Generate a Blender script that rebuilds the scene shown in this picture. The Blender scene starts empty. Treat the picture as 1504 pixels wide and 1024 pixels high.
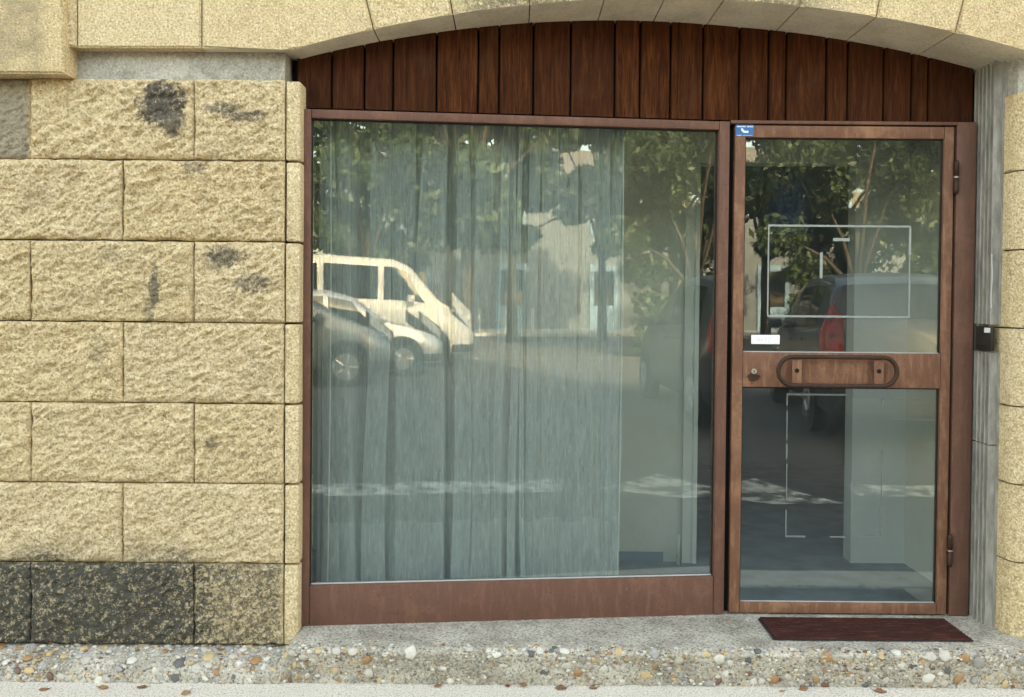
import bpy, bmesh, math, random
import numpy as np
from mathutils import Vector, Matrix, Euler

random.seed(7)
RNG = np.random.default_rng(11)
S = bpy.context.scene
C = S.collection
R = math.radians

# ------------------------------------------------------------------ camera
cam_d = bpy.data.cameras.new('camera')
cam_d.sensor_width = 36.0
cam_d.lens = 1300.0 / 1504.0 * 36.0
cam_d.shift_y = -44.0 / 1504.0
cam_d.clip_start = 0.05
cam_d.clip_end = 600.0
cam = bpy.data.objects.new('camera', cam_d)
C.objects.link(cam)
cam.matrix_world = (Matrix.Translation((0, -3.78, 1.48))
                    @ Matrix.Rotation(R(89.0), 4, 'X') @ Matrix.Rotation(0.0085, 4, 'Z'))
S.camera = cam

# ------------------------------------------------------------------ light
SUN_EL, SUN_AZ = R(28), R(8)          # sun stands behind the building, facade is in open shade
to_sun = Vector((math.sin(SUN_AZ) * math.cos(SUN_EL), math.cos(SUN_AZ) * math.cos(SUN_EL), math.sin(SUN_EL)))
world = bpy.data.worlds.new('World')
S.world = world
world.use_nodes = True
wn = world.node_tree
wn.nodes.clear()
sky = wn.nodes.new('ShaderNodeTexSky')
sky.sky_type = 'NISHITA'
sky.sun_disc = False
sky.sun_elevation = SUN_EL
sky.sun_rotation = SUN_AZ
sky.air_density = 1.0
sky.dust_density = 4.0
sky.ozone_density = 0.6
bg = wn.nodes.new('ShaderNodeBackground')
bg.inputs['Strength'].default_value = 0.15
wo = wn.nodes.new('ShaderNodeOutputWorld')
wn.links.new(sky.outputs[0], bg.inputs[0])
wn.links.new(bg.outputs[0], wo.inputs[0])
sun_d = bpy.data.lights.new('sun', 'SUN')
sun_d.energy = 2.0
sun_d.angle = R(0.6)
sun_d.color = (1.0, 0.95, 0.87)
sun = bpy.data.objects.new('sun', sun_d)
C.objects.link(sun)
sun.rotation_euler = to_sun.to_track_quat('Z', 'Y').to_euler()
S.view_settings.view_transform = 'Standard'
S.view_settings.look = 'None'
S.view_settings.gamma = 1.0
S.view_settings.exposure = 3.48
S.view_settings.use_white_balance = True
S.view_settings.white_balance_temperature = 10600
S.render.engine = 'CYCLES'
S.cycles.max_bounces = 10
S.cycles.transparent_max_bounces = 24
S.cycles.caustics_reflective = False
S.cycles.caustics_refractive = False

# ------------------------------------------------------------------ helpers
def tag(o, label=None, cat=None, group=None, kind=None):
    if label: o['label'] = label
    if cat: o['category'] = cat
    if group: o['group'] = group
    if kind: o['kind'] = kind
    return o

def empty(name, loc=(0, 0, 0), rz=0.0):
    o = bpy.data.objects.new(name, None)
    C.objects.link(o)
    o.location = loc
    o.rotation_euler = (0, 0, rz)
    o.empty_display_size = 0.1
    return o

def link(name, me, mat=None, parent=None, loc=(0, 0, 0), rot=(0, 0, 0), scale=(1, 1, 1)):
    o = bpy.data.objects.new(name, me)
    C.objects.link(o)
    if mat is not None and len(me.materials) == 0:
        me.materials.append(mat)
    o.location = loc
    o.rotation_euler = rot
    o.scale = scale
    if parent is not None:
        o.parent = parent
    return o

class MB:
    """collects shapes, then becomes one mesh object"""
    def __init__(self):
        self.bm = bmesh.new()
    def box(self, x0, x1, y0, y1, z0, z1, bev=0.0, seg=2):
        vs = [self.bm.verts.new(p) for p in ((x0, y0, z0), (x1, y0, z0), (x1, y1, z0), (x0, y1, z0),
                                             (x0, y0, z1), (x1, y0, z1), (x1, y1, z1), (x0, y1, z1))]
        fs = [self.bm.faces.new([vs[i] for i in f]) for f in
              ((0, 3, 2, 1), (4, 5, 6, 7), (0, 1, 5, 4), (1, 2, 6, 5), (2, 3, 7, 6), (3, 0, 4, 7))]
        if bev > 0:
            es = list({e for f in fs for e in f.edges})
            bmesh.ops.bevel(self.bm, geom=es, offset=bev, segments=seg, affect='EDGES', profile=0.5)
        return self
    def cyl(self, p0, p1, r0, r1=None, n=16, caps=True):
        r1 = r0 if r1 is None else r1
        p0, p1 = Vector(p0), Vector(p1)
        d = (p1 - p0).normalized()
        a = d.orthogonal().normalized()
        b = d.cross(a)
        ra = [self.bm.verts.new(p0 + (a * math.cos(t) + b * math.sin(t)) * r0) for t in [2 * math.pi * i / n for i in range(n)]]
        rb = [self.bm.verts.new(p1 + (a * math.cos(t) + b * math.sin(t)) * r1) for t in [2 * math.pi * i / n for i in range(n)]]
        for i in range(n):
            self.bm.faces.new((ra[i], ra[(i + 1) % n], rb[(i + 1) % n], rb[i]))
        if caps:
            self.bm.faces.new(ra[::-1])
            self.bm.faces.new(rb)
        return self
    def tube(self, pts, r, n=10, closed=False):
        pts = [Vector(p) for p in pts]
        m = len(pts)
        rings = []
        for i, p in enumerate(pts):
            q0 = pts[i - 1] if (closed or i > 0) else p
            q1 = pts[(i + 1) % m] if (closed or i < m - 1) else p
            d = (q1 - q0).normalized()
            up = Vector((0, 1, 0)) if abs(d.y) < 0.9 else Vector((0, 0, 1))
            a = d.cross(up).normalized()
            b = d.cross(a)
            rr = r[i] if isinstance(r, (list, tuple)) else r
            rings.append([self.bm.verts.new(p + (a * math.cos(t) + b * math.sin(t)) * rr)
                          for t in [2 * math.pi * k / n for k in range(n)]])
        for i in range(m if closed else m - 1):
            A, B = rings[i], rings[(i + 1) % m]
            for k in range(n):
                self.bm.faces.new((A[k], A[(k + 1) % n], B[(k + 1) % n], B[k]))
        if not closed:
            self.bm.faces.new(rings[0][::-1]); self.bm.faces.new(rings[-1])
        return self
    def grid(self, P):
        """P: array (n, m, 3)"""
        n, m = P.shape[:2]
        v = [[self.bm.verts.new(tuple(P[i, j])) for j in range(m)] for i in range(n)]
        for i in range(n - 1):
            for j in range(m - 1):
                self.bm.faces.new((v[i][j], v[i + 1][j], v[i + 1][j + 1], v[i][j + 1]))
        return self
    def poly(self, pts):
        self.bm.faces.new([self.bm.verts.new(p) for p in pts])
        return self
    def prism(self, pts, d):
        d = Vector(d)
        a = [self.bm.verts.new(p) for p in pts]
        b = [self.bm.verts.new(Vector(p) + d) for p in pts]
        n = len(pts)
        self.bm.faces.new(a[::-1]); self.bm.faces.new(b)
        for i in range(n):
            self.bm.faces.new((a[i], a[(i + 1) % n], b[(i + 1) % n], b[i]))
        return self
    def mesh(self, name, smooth=False, recalc=True):
        if recalc:
            bmesh.ops.recalc_face_normals(self.bm, faces=self.bm.faces[:])
        me = bpy.data.meshes.new(name)
        self.bm.to_mesh(me)
        self.bm.free()
        if smooth:
            for p in me.polygons: p.use_smooth = True
        return me
    def build(self, name, mat=None, parent=None, smooth=False, loc=(0, 0, 0), rot=(0, 0, 0), recalc=True):
        return link(name, self.mesh(name, smooth, recalc), mat, parent, loc, rot)

def sharp(o, deg=35):
    """smooth shading that keeps hard edges"""
    me = o.data
    for p in me.polygons: p.use_smooth = True
    me.set_sharp_from_angle(angle=R(deg))
    return o

# vectorised value noise for relief
_T = RNG.random((64, 64, 64))
def vnoise(x, y, z):
    xi, yi, zi = np.floor(x).astype(int), np.floor(y).astype(int), np.floor(z).astype(int)
    fx, fy, fz = x - xi, y - yi, z - zi
    fx, fy, fz = [f * f * f * (f * (f * 6 - 15) + 10) for f in (fx, fy, fz)]
    r = 0
    for a in (0, 1):
        for b in (0, 1):
            for c in (0, 1):
                w = (fx if a else 1 - fx) * (fy if b else 1 - fy) * (fz if c else 1 - fz)
                r = r + w * _T[(xi + a) % 64, (yi + b) % 64, (zi + c) % 64]
    return r * 2 - 1
def fbm(x, y, z, oct=4, gain=0.5):
    r, a, f = 0, 1.0, 1.0
    for k in range(oct):
        r = r + a * vnoise(x * f + 17.3 * k, y * f + 5.1 * k, z * f + 9.7 * k)
        a *= gain; f *= 2.03
    return r

# ------------------------------------------------------------------ materials
class NT:
    def __init__(self, name):
        self.m = bpy.data.materials.new(name)
        self.m.use_nodes = True
        self.t = self.m.node_tree
        self.t.nodes.clear()
        self.out = self.t.nodes.new('ShaderNodeOutputMaterial')
        self._pos = None
    def n(self, kind, **kw):
        nd = self.t.nodes.new('ShaderNode' + kind)
        for k, v in kw.items(): setattr(nd, k, v)
        return nd
    def set(self, sock, v):
        if isinstance(v, bpy.types.NodeSocket): self.t.links.new(v, sock)
        elif v is not None:
            if isinstance(v, (tuple, list)) and len(v) == 3 and sock.type == 'RGBA': v = (*v, 1)
            sock.default_value = v
    @property
    def pos(self):
        if self._pos is None: self._pos = self.n('NewGeometry').outputs['Position']
        return self._pos
    def obj(self): return self.n('TexCoord').outputs['Object']
    def noise(self, scale, detail=4, rough=0.55, vec=None, dist=0.0):
        nd = self.n('TexNoise')
        self.set(nd.inputs['Vector'], vec if vec is not None else self.pos)
        nd.inputs['Scale'].default_value = scale
        nd.inputs['Detail'].default_value = detail
        nd.inputs['Roughness'].default_value = rough
        nd.inputs['Distortion'].default_value = dist
        return nd.outputs[0]
    def vor(self, scale, vec=None, feature='F1', out='Distance', rnd=1.0):
        nd = self.n('TexVoronoi', feature=feature)
        self.set(nd.inputs['Vector'], vec if vec is not None else self.pos)
        nd.inputs['Scale'].default_value = scale
        nd.inputs['Randomness'].default_value = rnd
        return nd.outputs[out]
    def scale(self, s, vec=None):
        nd = self.n('VectorMath', operation='MULTIPLY')
        self.set(nd.inputs[0], vec if vec is not None else self.pos)
        nd.inputs[1].default_value = s
        return nd.outputs[0]
    def rng(self, v, a, b, c=0.0, d=1.0, smooth=True):
        nd = self.n('MapRange', interpolation_type='SMOOTHSTEP' if smooth else 'LINEAR')
        self.set(nd.inputs[0], v)
        for i, q in enumerate((a, b, c, d)): nd.inputs[i + 1].default_value = q
        return nd.outputs[0]
    def math(self, op, a, b=None, clamp=False):
        nd = self.n('Math', operation=op, use_clamp=clamp)
        self.set(nd.inputs[0], a)
        if b is not None: self.set(nd.inputs[1], b)
        return nd.outputs[0]
    def mix(self, f, a, b, mode='MIX'):
        nd = self.n('Mix', data_type='RGBA', blend_type=mode)
        self.set(nd.inputs[0], f); self.set(nd.inputs[6], a); self.set(nd.inputs[7], b)
        return nd.outputs[2]
    def ramp(self, f, stops):
        nd = self.n('ValToRGB')
        self.set(nd.inputs[0], f)
        cr = nd.color_ramp
        while len(cr.elements) < len(stops): cr.elements.new(0.5)
        for e, (p, c) in zip(cr.elements, stops):
            e.position = p; e.color = (*c, 1)
        return nd.outputs[0]
    def bump(self, h, strength=0.5, dist=0.01, normal=None):
        nd = self.n('Bump')
        nd.inputs['Strength'].default_value = strength
        nd.inputs['Distance'].default_value = dist
        self.set(nd.inputs['Height'], h)
        if normal is not None: self.set(nd.inputs['Normal'], normal)
        return nd.outputs[0]
    def xyz(self, vec=None):
        nd = self.n('SeparateXYZ')
        self.set(nd.inputs[0], vec if vec is not None else self.pos)
        return nd.outputs
    def pbr(self, color, rough=0.8, normal=None, metal=0.0, spec=0.4, coat=0.0):
        b = self.n('BsdfPrincipled')
        self.set(b.inputs['Base Color'], color)
        self.set(b.inputs['Roughness'], rough)
        self.set(b.inputs['Metallic'], metal)
        b.inputs['Specular IOR Level'].default_value = spec
        if coat: b.inputs['Coat Weight'].default_value = coat
        if normal is not None: self.set(b.inputs['Normal'], normal)
        self.t.links.new(b.outputs[0], self.out.inputs[0])
        return self.m
    def oi_random(self): return self.n('ObjectInfo').outputs['Random']

def flat(name, col, rough=0.6, metal=0.0, spec=0.4, coat=0.0, var=0.15, sc=30):
    t = NT(name)
    c = t.mix(t.noise(sc), tuple(q * (1 - var) for q in col), tuple(min(1, q * (1 + var)) for q in col))
    return t.pbr(c, rough, None, metal, spec, coat)

M = {}
# --- stone: split face, warm yellow
def stone(name, smooth=False):
    t = NT(name)
    big = t.noise(2.6, 3)
    mid = t.noise(34, 5, 0.62)
    fin = t.noise(105 if not smooth else 120, 3, 0.72)
    base = t.ramp(mid, [(0.28, (0.40, 0.282, 0.145)), (0.5, (0.635, 0.468, 0.262)), (0.72, (0.80, 0.63, 0.40))])
    if not smooth:
        base = t.ramp(mid, [(0.28, (0.45, 0.315, 0.160)), (0.5, (0.725, 0.530, 0.297)), (0.72, (0.88, 0.69, 0.435))])
    base = t.mix(t.rng(big, 0.35, 0.7, 0, 0.6), base, (0.70, 0.54, 0.315))
    rnd = t.oi_random()
    base = t.mix(t.rng(rnd, 0, 1, 0.0, 0.34, False), base, (0.74, 0.60, 0.395))
    base = t.mix(t.rng(t.math('FRACT', t.math('MULTIPLY', rnd, 7.3)), 0.3, 1, 0.0, 0.25, False), base, (0.52, 0.385, 0.19))
    speck = t.rng(fin, 0.36, 0.50, 1, 0)
    base = t.mix(t.math('MULTIPLY', speck, 0.62 if smooth else 0.70), base, (0.24, 0.17, 0.09))
    spk2 = t.rng(fin, 0.54, 0.66)
    base = t.mix(t.math('MULTIPLY', spk2, 0.9), base, (0.88, 0.77, 0.57))
    X, Y, Z = t.xyz()
    gn = t.noise(46, 4, 0.65)
    gn2 = t.noise(115, 3, 0.7)
    grit = t.rng(t.math('ADD', t.math('MULTIPLY', gn, 0.6), t.math('MULTIPLY', gn2, 0.6)), 0.46, 0.66)
    if not smooth:
        acc = None
        # stain patches: centre x, z, radius x, z, strength
        for (cx, cz, rx, rz, st) in [(-1.395, 2.262, .115, .115, 1.0), (-1.365, 2.20, .075, .085, .9),
                                     (-1.16, 2.242, .09, .028, .75), (-1.07, 2.212, .10, .028, .8), (-1.02, 2.222, .05, .02, .6),
                                     (-1.27, 2.005, .06, .035, .6), (-1.15, 1.655, .09, .05, .8), (-1.20, 1.63, .04, .05, .5),
                                     (-1.03, 1.55, .085, .045, .7), (-1.425, 1.53, .026, .10, .8), (-1.445, 1.435, .03, .06, .55),
                                     (-1.59, 1.65, .09, .04, .35), (-1.65, 1.27, .05, .09, .35), (-1.20, 0.91, .028, .03, .6),
                                     (-1.0, 1.18, .09, .12, .22), (-1.78, 1.98, .09, .06, .2), (-1.9, 1.90, .1, .1, .25)]:
            v = t.n('VectorMath', operation='SUBTRACT'); t.set(v.inputs[0], t.pos); v.inputs[1].default_value = (cx, 0, cz)
            w = t.scale((1 / rx, 0, 1 / rz), v.outputs[0])
            ln = t.n('VectorMath', operation='LENGTH'); t.set(ln.inputs[0], w)
            wob = t.math('ADD', ln.outputs[1], t.math('MULTIPLY', t.math('SUBTRACT', mid, 0.5), 1.5))
            k = t.rng(wob, 1.1, 0.55, 0, st)
            acc = k if acc is None else t.math('MAXIMUM', acc, k)
        stain = t.math('MULTIPLY', acc, t.rng(t.math('ADD', grit, acc), 0.75, 1.35, 0.15, 1.0))
        base = t.mix(t.math('MULTIPLY', stain, 0.88), base, (0.05, 0.052, 0.055))
        # black crust along the lowest course, thinning to the right and upward
        zz = t.math('ADD', Z, t.math('MULTIPLY', t.math('SUBTRACT', t.noise(5, 4), 0.5), 0.30))
        low = t.rng(zz, 0.60, 0.36)
        left = t.rng(t.math('ADD', X, t.math('MULTIPLY', t.math('SUBTRACT', t.noise(3.1, 4), 0.5), 0.35)), -1.50, -1.05, 1.0, 0.25)
        row = t.rng(Z, 0.418, 0.424, 1, 0, False)
        xr = t.rng(t.math('ADD', X, t.math('MULTIPLY', t.math('SUBTRACT', t.noise(6, 4), 0.5), 0.4)), -1.42, -1.1, 1.0, 0.62)
        far = t.rng(X, -0.93, -0.90, 1, 0.0)
        m1 = t.math('MULTIPLY', t.math('MULTIPLY', t.math('MULTIPLY', low, left), far), 0.72)
        m2 = t.math('MULTIPLY', t.math('MULTIPLY', row, xr), far)
        crust = t.math('MAXIMUM', m1, m2)
        base = t.mix(t.math('MULTIPLY', crust, 0.52), base, (0.155, 0.145, 0.115))
        crust = t.rng(t.math('ADD', t.math('MULTIPLY', grit, 0.8), t.math('MULTIPLY', crust, 1.0)), 0.98, 1.62)
        base = t.mix(t.math('MULTIPLY', crust, 0.97), base, t.mix(gn2, (0.030, 0.031, 0.028), (0.105, 0.102, 0.085)))
        # grey weathered block at the top left, under the projecting stone
        g = t.math('MULTIPLY', t.rng(X, -1.93, -1.945), t.rng(Z, 2.03, 2.05))
        base = t.mix(t.math('MULTIPLY', g, 0.7), base, (0.23, 0.215, 0.18))
    else:
        # lichen darkening along the crown of the arch and under the left projecting stone
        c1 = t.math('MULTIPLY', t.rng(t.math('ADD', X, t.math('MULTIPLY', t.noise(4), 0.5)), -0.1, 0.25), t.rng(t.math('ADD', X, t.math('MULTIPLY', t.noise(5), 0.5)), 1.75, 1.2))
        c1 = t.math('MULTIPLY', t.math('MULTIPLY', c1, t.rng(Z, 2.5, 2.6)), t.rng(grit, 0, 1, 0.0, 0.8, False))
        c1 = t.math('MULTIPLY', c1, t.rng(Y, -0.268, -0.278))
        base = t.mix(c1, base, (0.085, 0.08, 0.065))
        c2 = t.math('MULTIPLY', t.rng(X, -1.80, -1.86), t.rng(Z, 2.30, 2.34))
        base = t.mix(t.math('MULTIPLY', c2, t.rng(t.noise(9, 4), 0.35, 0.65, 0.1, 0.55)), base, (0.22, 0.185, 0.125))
    h = t.math('ADD', t.math('MULTIPLY', fin, 0.8), mid)
    return t.pbr(base, 0.92, t.bump(h, 1.0 if not smooth else 0.7, 0.013), spec=0.2)
M['stone'] = stone('split_stone')
M['stone_s'] = stone('hammered_stone', True)

def concrete(name, a, b, sc=9, bump=0.3, spec_dark=0.35):
    t = NT(name)
    n1 = t.noise(sc, 6, 0.65); n2 = t.noise(sc * 16, 3, 0.7)
    c = t.mix(t.rng(n1, 0.3, 0.7), a, b)
    c = t.mix(t.math('MULTIPLY', t.rng(n2, 0.36, 0.5, 1, 0), spec_dark), c, tuple(q * 0.35 for q in a))
    c = t.mix(t.math('MULTIPLY', t.rng(n2, 0.58, 0.7), 0.5), c, tuple(min(0.8, q * 1.7) for q in b))
    return t.pbr(c, 0.93, t.bump(n2, bump, 0.006), spec=0.2)
M['band'] = concrete('grey_concrete', (0.27, 0.252, 0.215), (0.50, 0.47, 0.41), 7)
M['soffit'] = concrete('soffit_render_bounce', (0.66, 0.585, 0.44), (0.84, 0.765, 0.60), 5, 0.25, 0.2)
M['mortar'] = concrete('mortar', (0.10, 0.085, 0.06), (0.2, 0.17, 0.12), 20)
M['plinth'] = concrete('aggregate_concrete', (0.29, 0.258, 0.205), (0.52, 0.475, 0.395), 6, 0.9, 0.75)
M['plaster'] = concrete('upper_wall_render', (0.45, 0.36, 0.22), (0.56, 0.45, 0.28), 3)

def pavement_mat():
    t = NT('pavement_surface')
    v = t.vor(95, out='Distance'); n = t.noise(170, 3, 0.7); b = t.noise(1.2, 5)
    c = t.mix(t.rng(n, 0.3, 0.66), (0.46, 0.41, 0.33), (0.82, 0.77, 0.68))
    c = t.mix(t.math('MULTIPLY', t.rng(t.noise(105, 3, 0.7), 0.34, 0.46, 1, 0), 0.75), c, (0.17, 0.145, 0.11))
    c = t.mix(t.rng(b, 0.4, 0.75, 0, 0.15), c, (0.5, 0.47, 0.41))
    return t.pbr(c, 0.93, t.bump(n, 0.7, 0.006), spec=0.2)
M['pave'] = pavement_mat()
def asphalt():
    t = NT('asphalt')
    n = t.noise(90, 4, 0.7); b = t.noise(0.9, 5)
    c = t.mix(n, (0.045, 0.046, 0.05), (0.105, 0.105, 0.11))
    c = t.mix(t.rng(b, 0.4, 0.7, 0, 0.5), c, (0.12, 0.118, 0.115))
    return t.pbr(c, 0.85, t.bump(n, 0.5, 0.01), spec=0.3)
M['asphalt'] = asphalt()

def painted(name, col, rust, rough=0.55, rust_amt=0.5):
    t = NT(name)
    st = t.noise(14, 5, 0.65, t.scale((3.0, 3.0, 0.5)))
    n2 = t.noise(60, 4, 0.7)
    c = t.mix(t.rng(st, 0.45, 0.72, 0, rust_amt), col, rust)
    c = t.mix(t.rng(t.noise(5.5, 6, 0.7), 0.48, 0.68, 0, rust_amt * 0.75), c, tuple(q * 1.15 for q in rust))
    c = t.mix(t.rng(n2, 0.58, 0.72, 0, 0.6), c, tuple(q * 0.5 for q in col))
    sp = t.noise(140, 2, 0.5)
    c = t.mix(t.rng(sp, 0.72, 0.76, 0, 0.8), c, tuple(min(1, q * 2.4 + 0.03) for q in col))
    c = t.mix(t.rng(sp, 0.27, 0.23, 0, 0.7), c, (0.02, 0.012, 0.009))
    rg = t.rng(n2, 0.3, 0.7, rough - 0.1, rough + 0.15)
    return t.pbr(c, rg, t.bump(t.noise(75, 4, 0.7), 0.12, 0.003), spec=0.14)
M['frame'] = painted('brown_frame_paint', (0.142, 0.070, 0.051), (0.20, 0.098, 0.066), 0.5, 0.8)
M['door'] = painted('worn_door_paint', (0.175, 0.083, 0.053), (0.29, 0.147, 0.090), 0.5, 1.0)
M['iron'] = painted('dark_iron', (0.048, 0.026, 0.019), (0.085, 0.04, 0.026), 0.38, 0.7)
M['gasket'] = flat('black_gasket', (0.012, 0.012, 0.012), 0.6)
M['black'] = flat('black_recess', (0.006, 0.005, 0.005), 0.9)

def wood():
    t = NT('stained_plank')
    r = t.oi_random()
    off = t.n('CombineXYZ'); t.set(off.inputs[0], t.math('MULTIPLY', r, 37.0)); t.set(off.inputs[1], t.math('MULTIPLY', r, 91.0))
    ad = t.n('VectorMath', operation='ADD'); t.set(ad.inputs[0], t.pos); t.set(ad.inputs[1], off.outputs[0])
    p = t.scale((1.0, 1.0, 0.07), ad.outputs[0])
    g = t.noise(70, 6, 0.65, p, 0.6)
    g2 = t.noise(260, 3, 0.6, p)
    c = t.ramp(g, [(0.3, (0.028, 0.0080, 0.0034)), (0.5, (0.068, 0.0200, 0.0074)), (0.72, (0.135, 0.046, 0.0165))])
    c = t.mix(t.rng(g2, 0.35, 0.5, 0.5, 0), c, (0.016, 0.006, 0.004))
    c = t.mix(t.rng(r, 0, 1, 0.0, 0.5, False), c, (0.032, 0.012, 0.0075))
    c = t.mix(t.rng(t.noise(6, 3), 0.55, 0.75, 0, 0.3), c, (0.075, 0.038, 0.021))
    return t.pbr(c, 0.8, t.bump(g, 0.3, 0.003), spec=0.08)
M['wood'] = wood()

def glass(name='window_glass', dust=0.012, r0=0.086):
    t = NT(name)
    lw = t.n('LayerWeight'); lw.inputs['Blend'].default_value = 0.3
    fac = t.math('ADD', t.math('MULTIPLY', t.math('POWER', lw.outputs['Facing'], 3.0), 0.7), r0, True)
    gl = t.n('BsdfGlossy'); gl.inputs['Roughness'].default_value = 0.004; gl.inputs['Color'].default_value = (0.93, 1.0, 0.99, 1)
    wav = t.noise(1.7, 2, 0.5)
    t.set(gl.inputs['Normal'], t.bump(wav, 0.02, 0.02))
    tr = t.n('BsdfTransparent'); tr.inputs['Color'].default_value = (0.885, 0.925, 0.91, 1)
    mx = t.n('MixShader'); t.set(mx.inputs[0], fac); t.set(mx.inputs[1], tr.outputs[0]); t.set(mx.inputs[2], gl.outputs[0])
    df = t.n('BsdfDiffuse'); df.inputs['Color'].default_value = (0.55, 0.62, 0.6, 1)
    st = t.noise(30, 5, 0.7, t.scale((4.0, 1.0, 0.35)))
    dn = t.math('MULTIPLY', t.rng(st, 0.25, 0.8, 0.35, 1.6), dust)
    sp = t.rng(t.noise(230, 1, 0.4), 0.74, 0.78, 0, 0.25)
    dn = t.math('ADD', dn, sp, True)
    m2 = t.n('MixShader'); t.set(m2.inputs[0], dn); t.set(m2.inputs[1], mx.outputs[0]); t.set(m2.inputs[2], df.outputs[0])
    t.t.links.new(m2.outputs[0], t.out.inputs[0])
    return t.m
M['glass'] = glass()

def curtain_mat(name, clear):
    t = NT(name)
    thr = t.noise(120, 3, 0.7, t.scale((1.0, 1.0, 0.10), t.obj()))
    slub = t.noise(26, 5, 0.7, t.scale((1.6, 1.6, 0.25), t.obj()))
    col = t.mix(t.rng(thr, 0.3, 0.7), (0.57, 0.615, 0.605), (0.69, 0.735, 0.725))
    fleck = t.rng(t.noise(150, 2, 0.6, t.scale((1.0, 1.0, 0.13), t.obj())), 0.60, 0.70)
    col = t.mix(t.math('MULTIPLY', fleck, 0.4), col, (0.86, 0.9, 0.88))
    df = t.n('BsdfDiffuse'); t.set(df.inputs['Color'], col)
    tl = t.n('BsdfTranslucent'); t.set(tl.inputs['Color'], col)
    m1 = t.n('MixShader'); m1.inputs[0].default_value = 0.35
    t.set(m1.inputs[1], df.outputs[0]); t.set(m1.inputs[2], tl.outputs[0])
    tr = t.n('BsdfTransparent')
    lw = t.n('LayerWeight'); lw.inputs['Blend'].default_value = 0.5
    hole = t.rng(t.math('ADD', t.math('MULTIPLY', thr, 0.4), t.math('MULTIPLY', slub, 0.6)), 0.33, 0.67, min(1, clear + 0.09), max(0, clear - 0.09))
    hole = t.math('MULTIPLY', hole, t.rng(lw.outputs['Facing'], 0.0, 0.55, 1.0, 0.25))
    hole = t.math('MULTIPLY', hole, t.rng(fleck, 0, 1, 1.0, 0.8, False))
    m2 = t.n('MixShader'); t.set(m2.inputs[0], hole); t.set(m2.inputs[1], m1.outputs[0]); t.set(m2.inputs[2], tr.outputs[0])
    t.t.links.new(m2.outputs[0], t.out.inputs[0])
    return t.m
M['net'] = curtain_mat('sheer_net', 0.61)
M['hem'] = curtain_mat('sheer_hem', 0.5)

def inner(name, col, sc=3, var=0.12):
    t = NT(name)
    c = t.mix(t.rng(t.noise(sc, 5), 0.3, 0.7), tuple(q * (1 - var) for q in col), col)
    return t.pbr(c, 0.8, None, spec=0.25)
M['in_wall'] = inner('interior_paint', (0.60, 0.60, 0.53))
M['in_white'] = inner('interior_white', (0.64, 0.65, 0.60))
M['in_pale'] = inner('interior_pale_paint', (0.58, 0.60, 0.595))
M['in_floor'] = inner('interior_floor', (0.27, 0.30, 0.325), 6, 0.3)
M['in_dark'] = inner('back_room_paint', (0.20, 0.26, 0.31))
M['in_ceil'] = inner('interior_ceiling', (0.6, 0.6, 0.56))

# ------------------------------------------------------------------ ground
def ground_z(y):
    t = min(1.0, max(0.0, (-y - 3.2) / 2.6))
    return -0.11 + 0.29 * t * t * (3 - 2 * t)
ys = np.concatenate([np.linspace(12, -3, 12), np.linspace(-3.2, -6, 12), np.linspace(-8, -220, 18)])
xs = np.linspace(-160, 160, 41)
G = np.array([[(x, y, ground_z(y)) for x in xs] for y in ys])
tag(MB().grid(G).build('road', M['asphalt'], smooth=True), kind='structure')
m = MB()
P = np.array([[(x, y, 0.0015 * float(vnoise(np.array(x * 2.), np.array(y * 3.), np.array(0.))) ) for x in np.linspace(-14, 14, 120)] for y in np.linspace(-0.2, -0.98, 12)])
m.grid(P)
m.box(-14, 14, -1.10, -0.981, -0.16, 0.001, 0.008)
tag(m.build('pavement', M['pave'], smooth=False), kind='structure')

# ------------------------------------------------------------------ building
B = empty('stone_building', (0, 0, 0))
tag(B, 'yellow stone building front with shallow arch and dark plank fascia over the shopfront', 'building')

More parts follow.
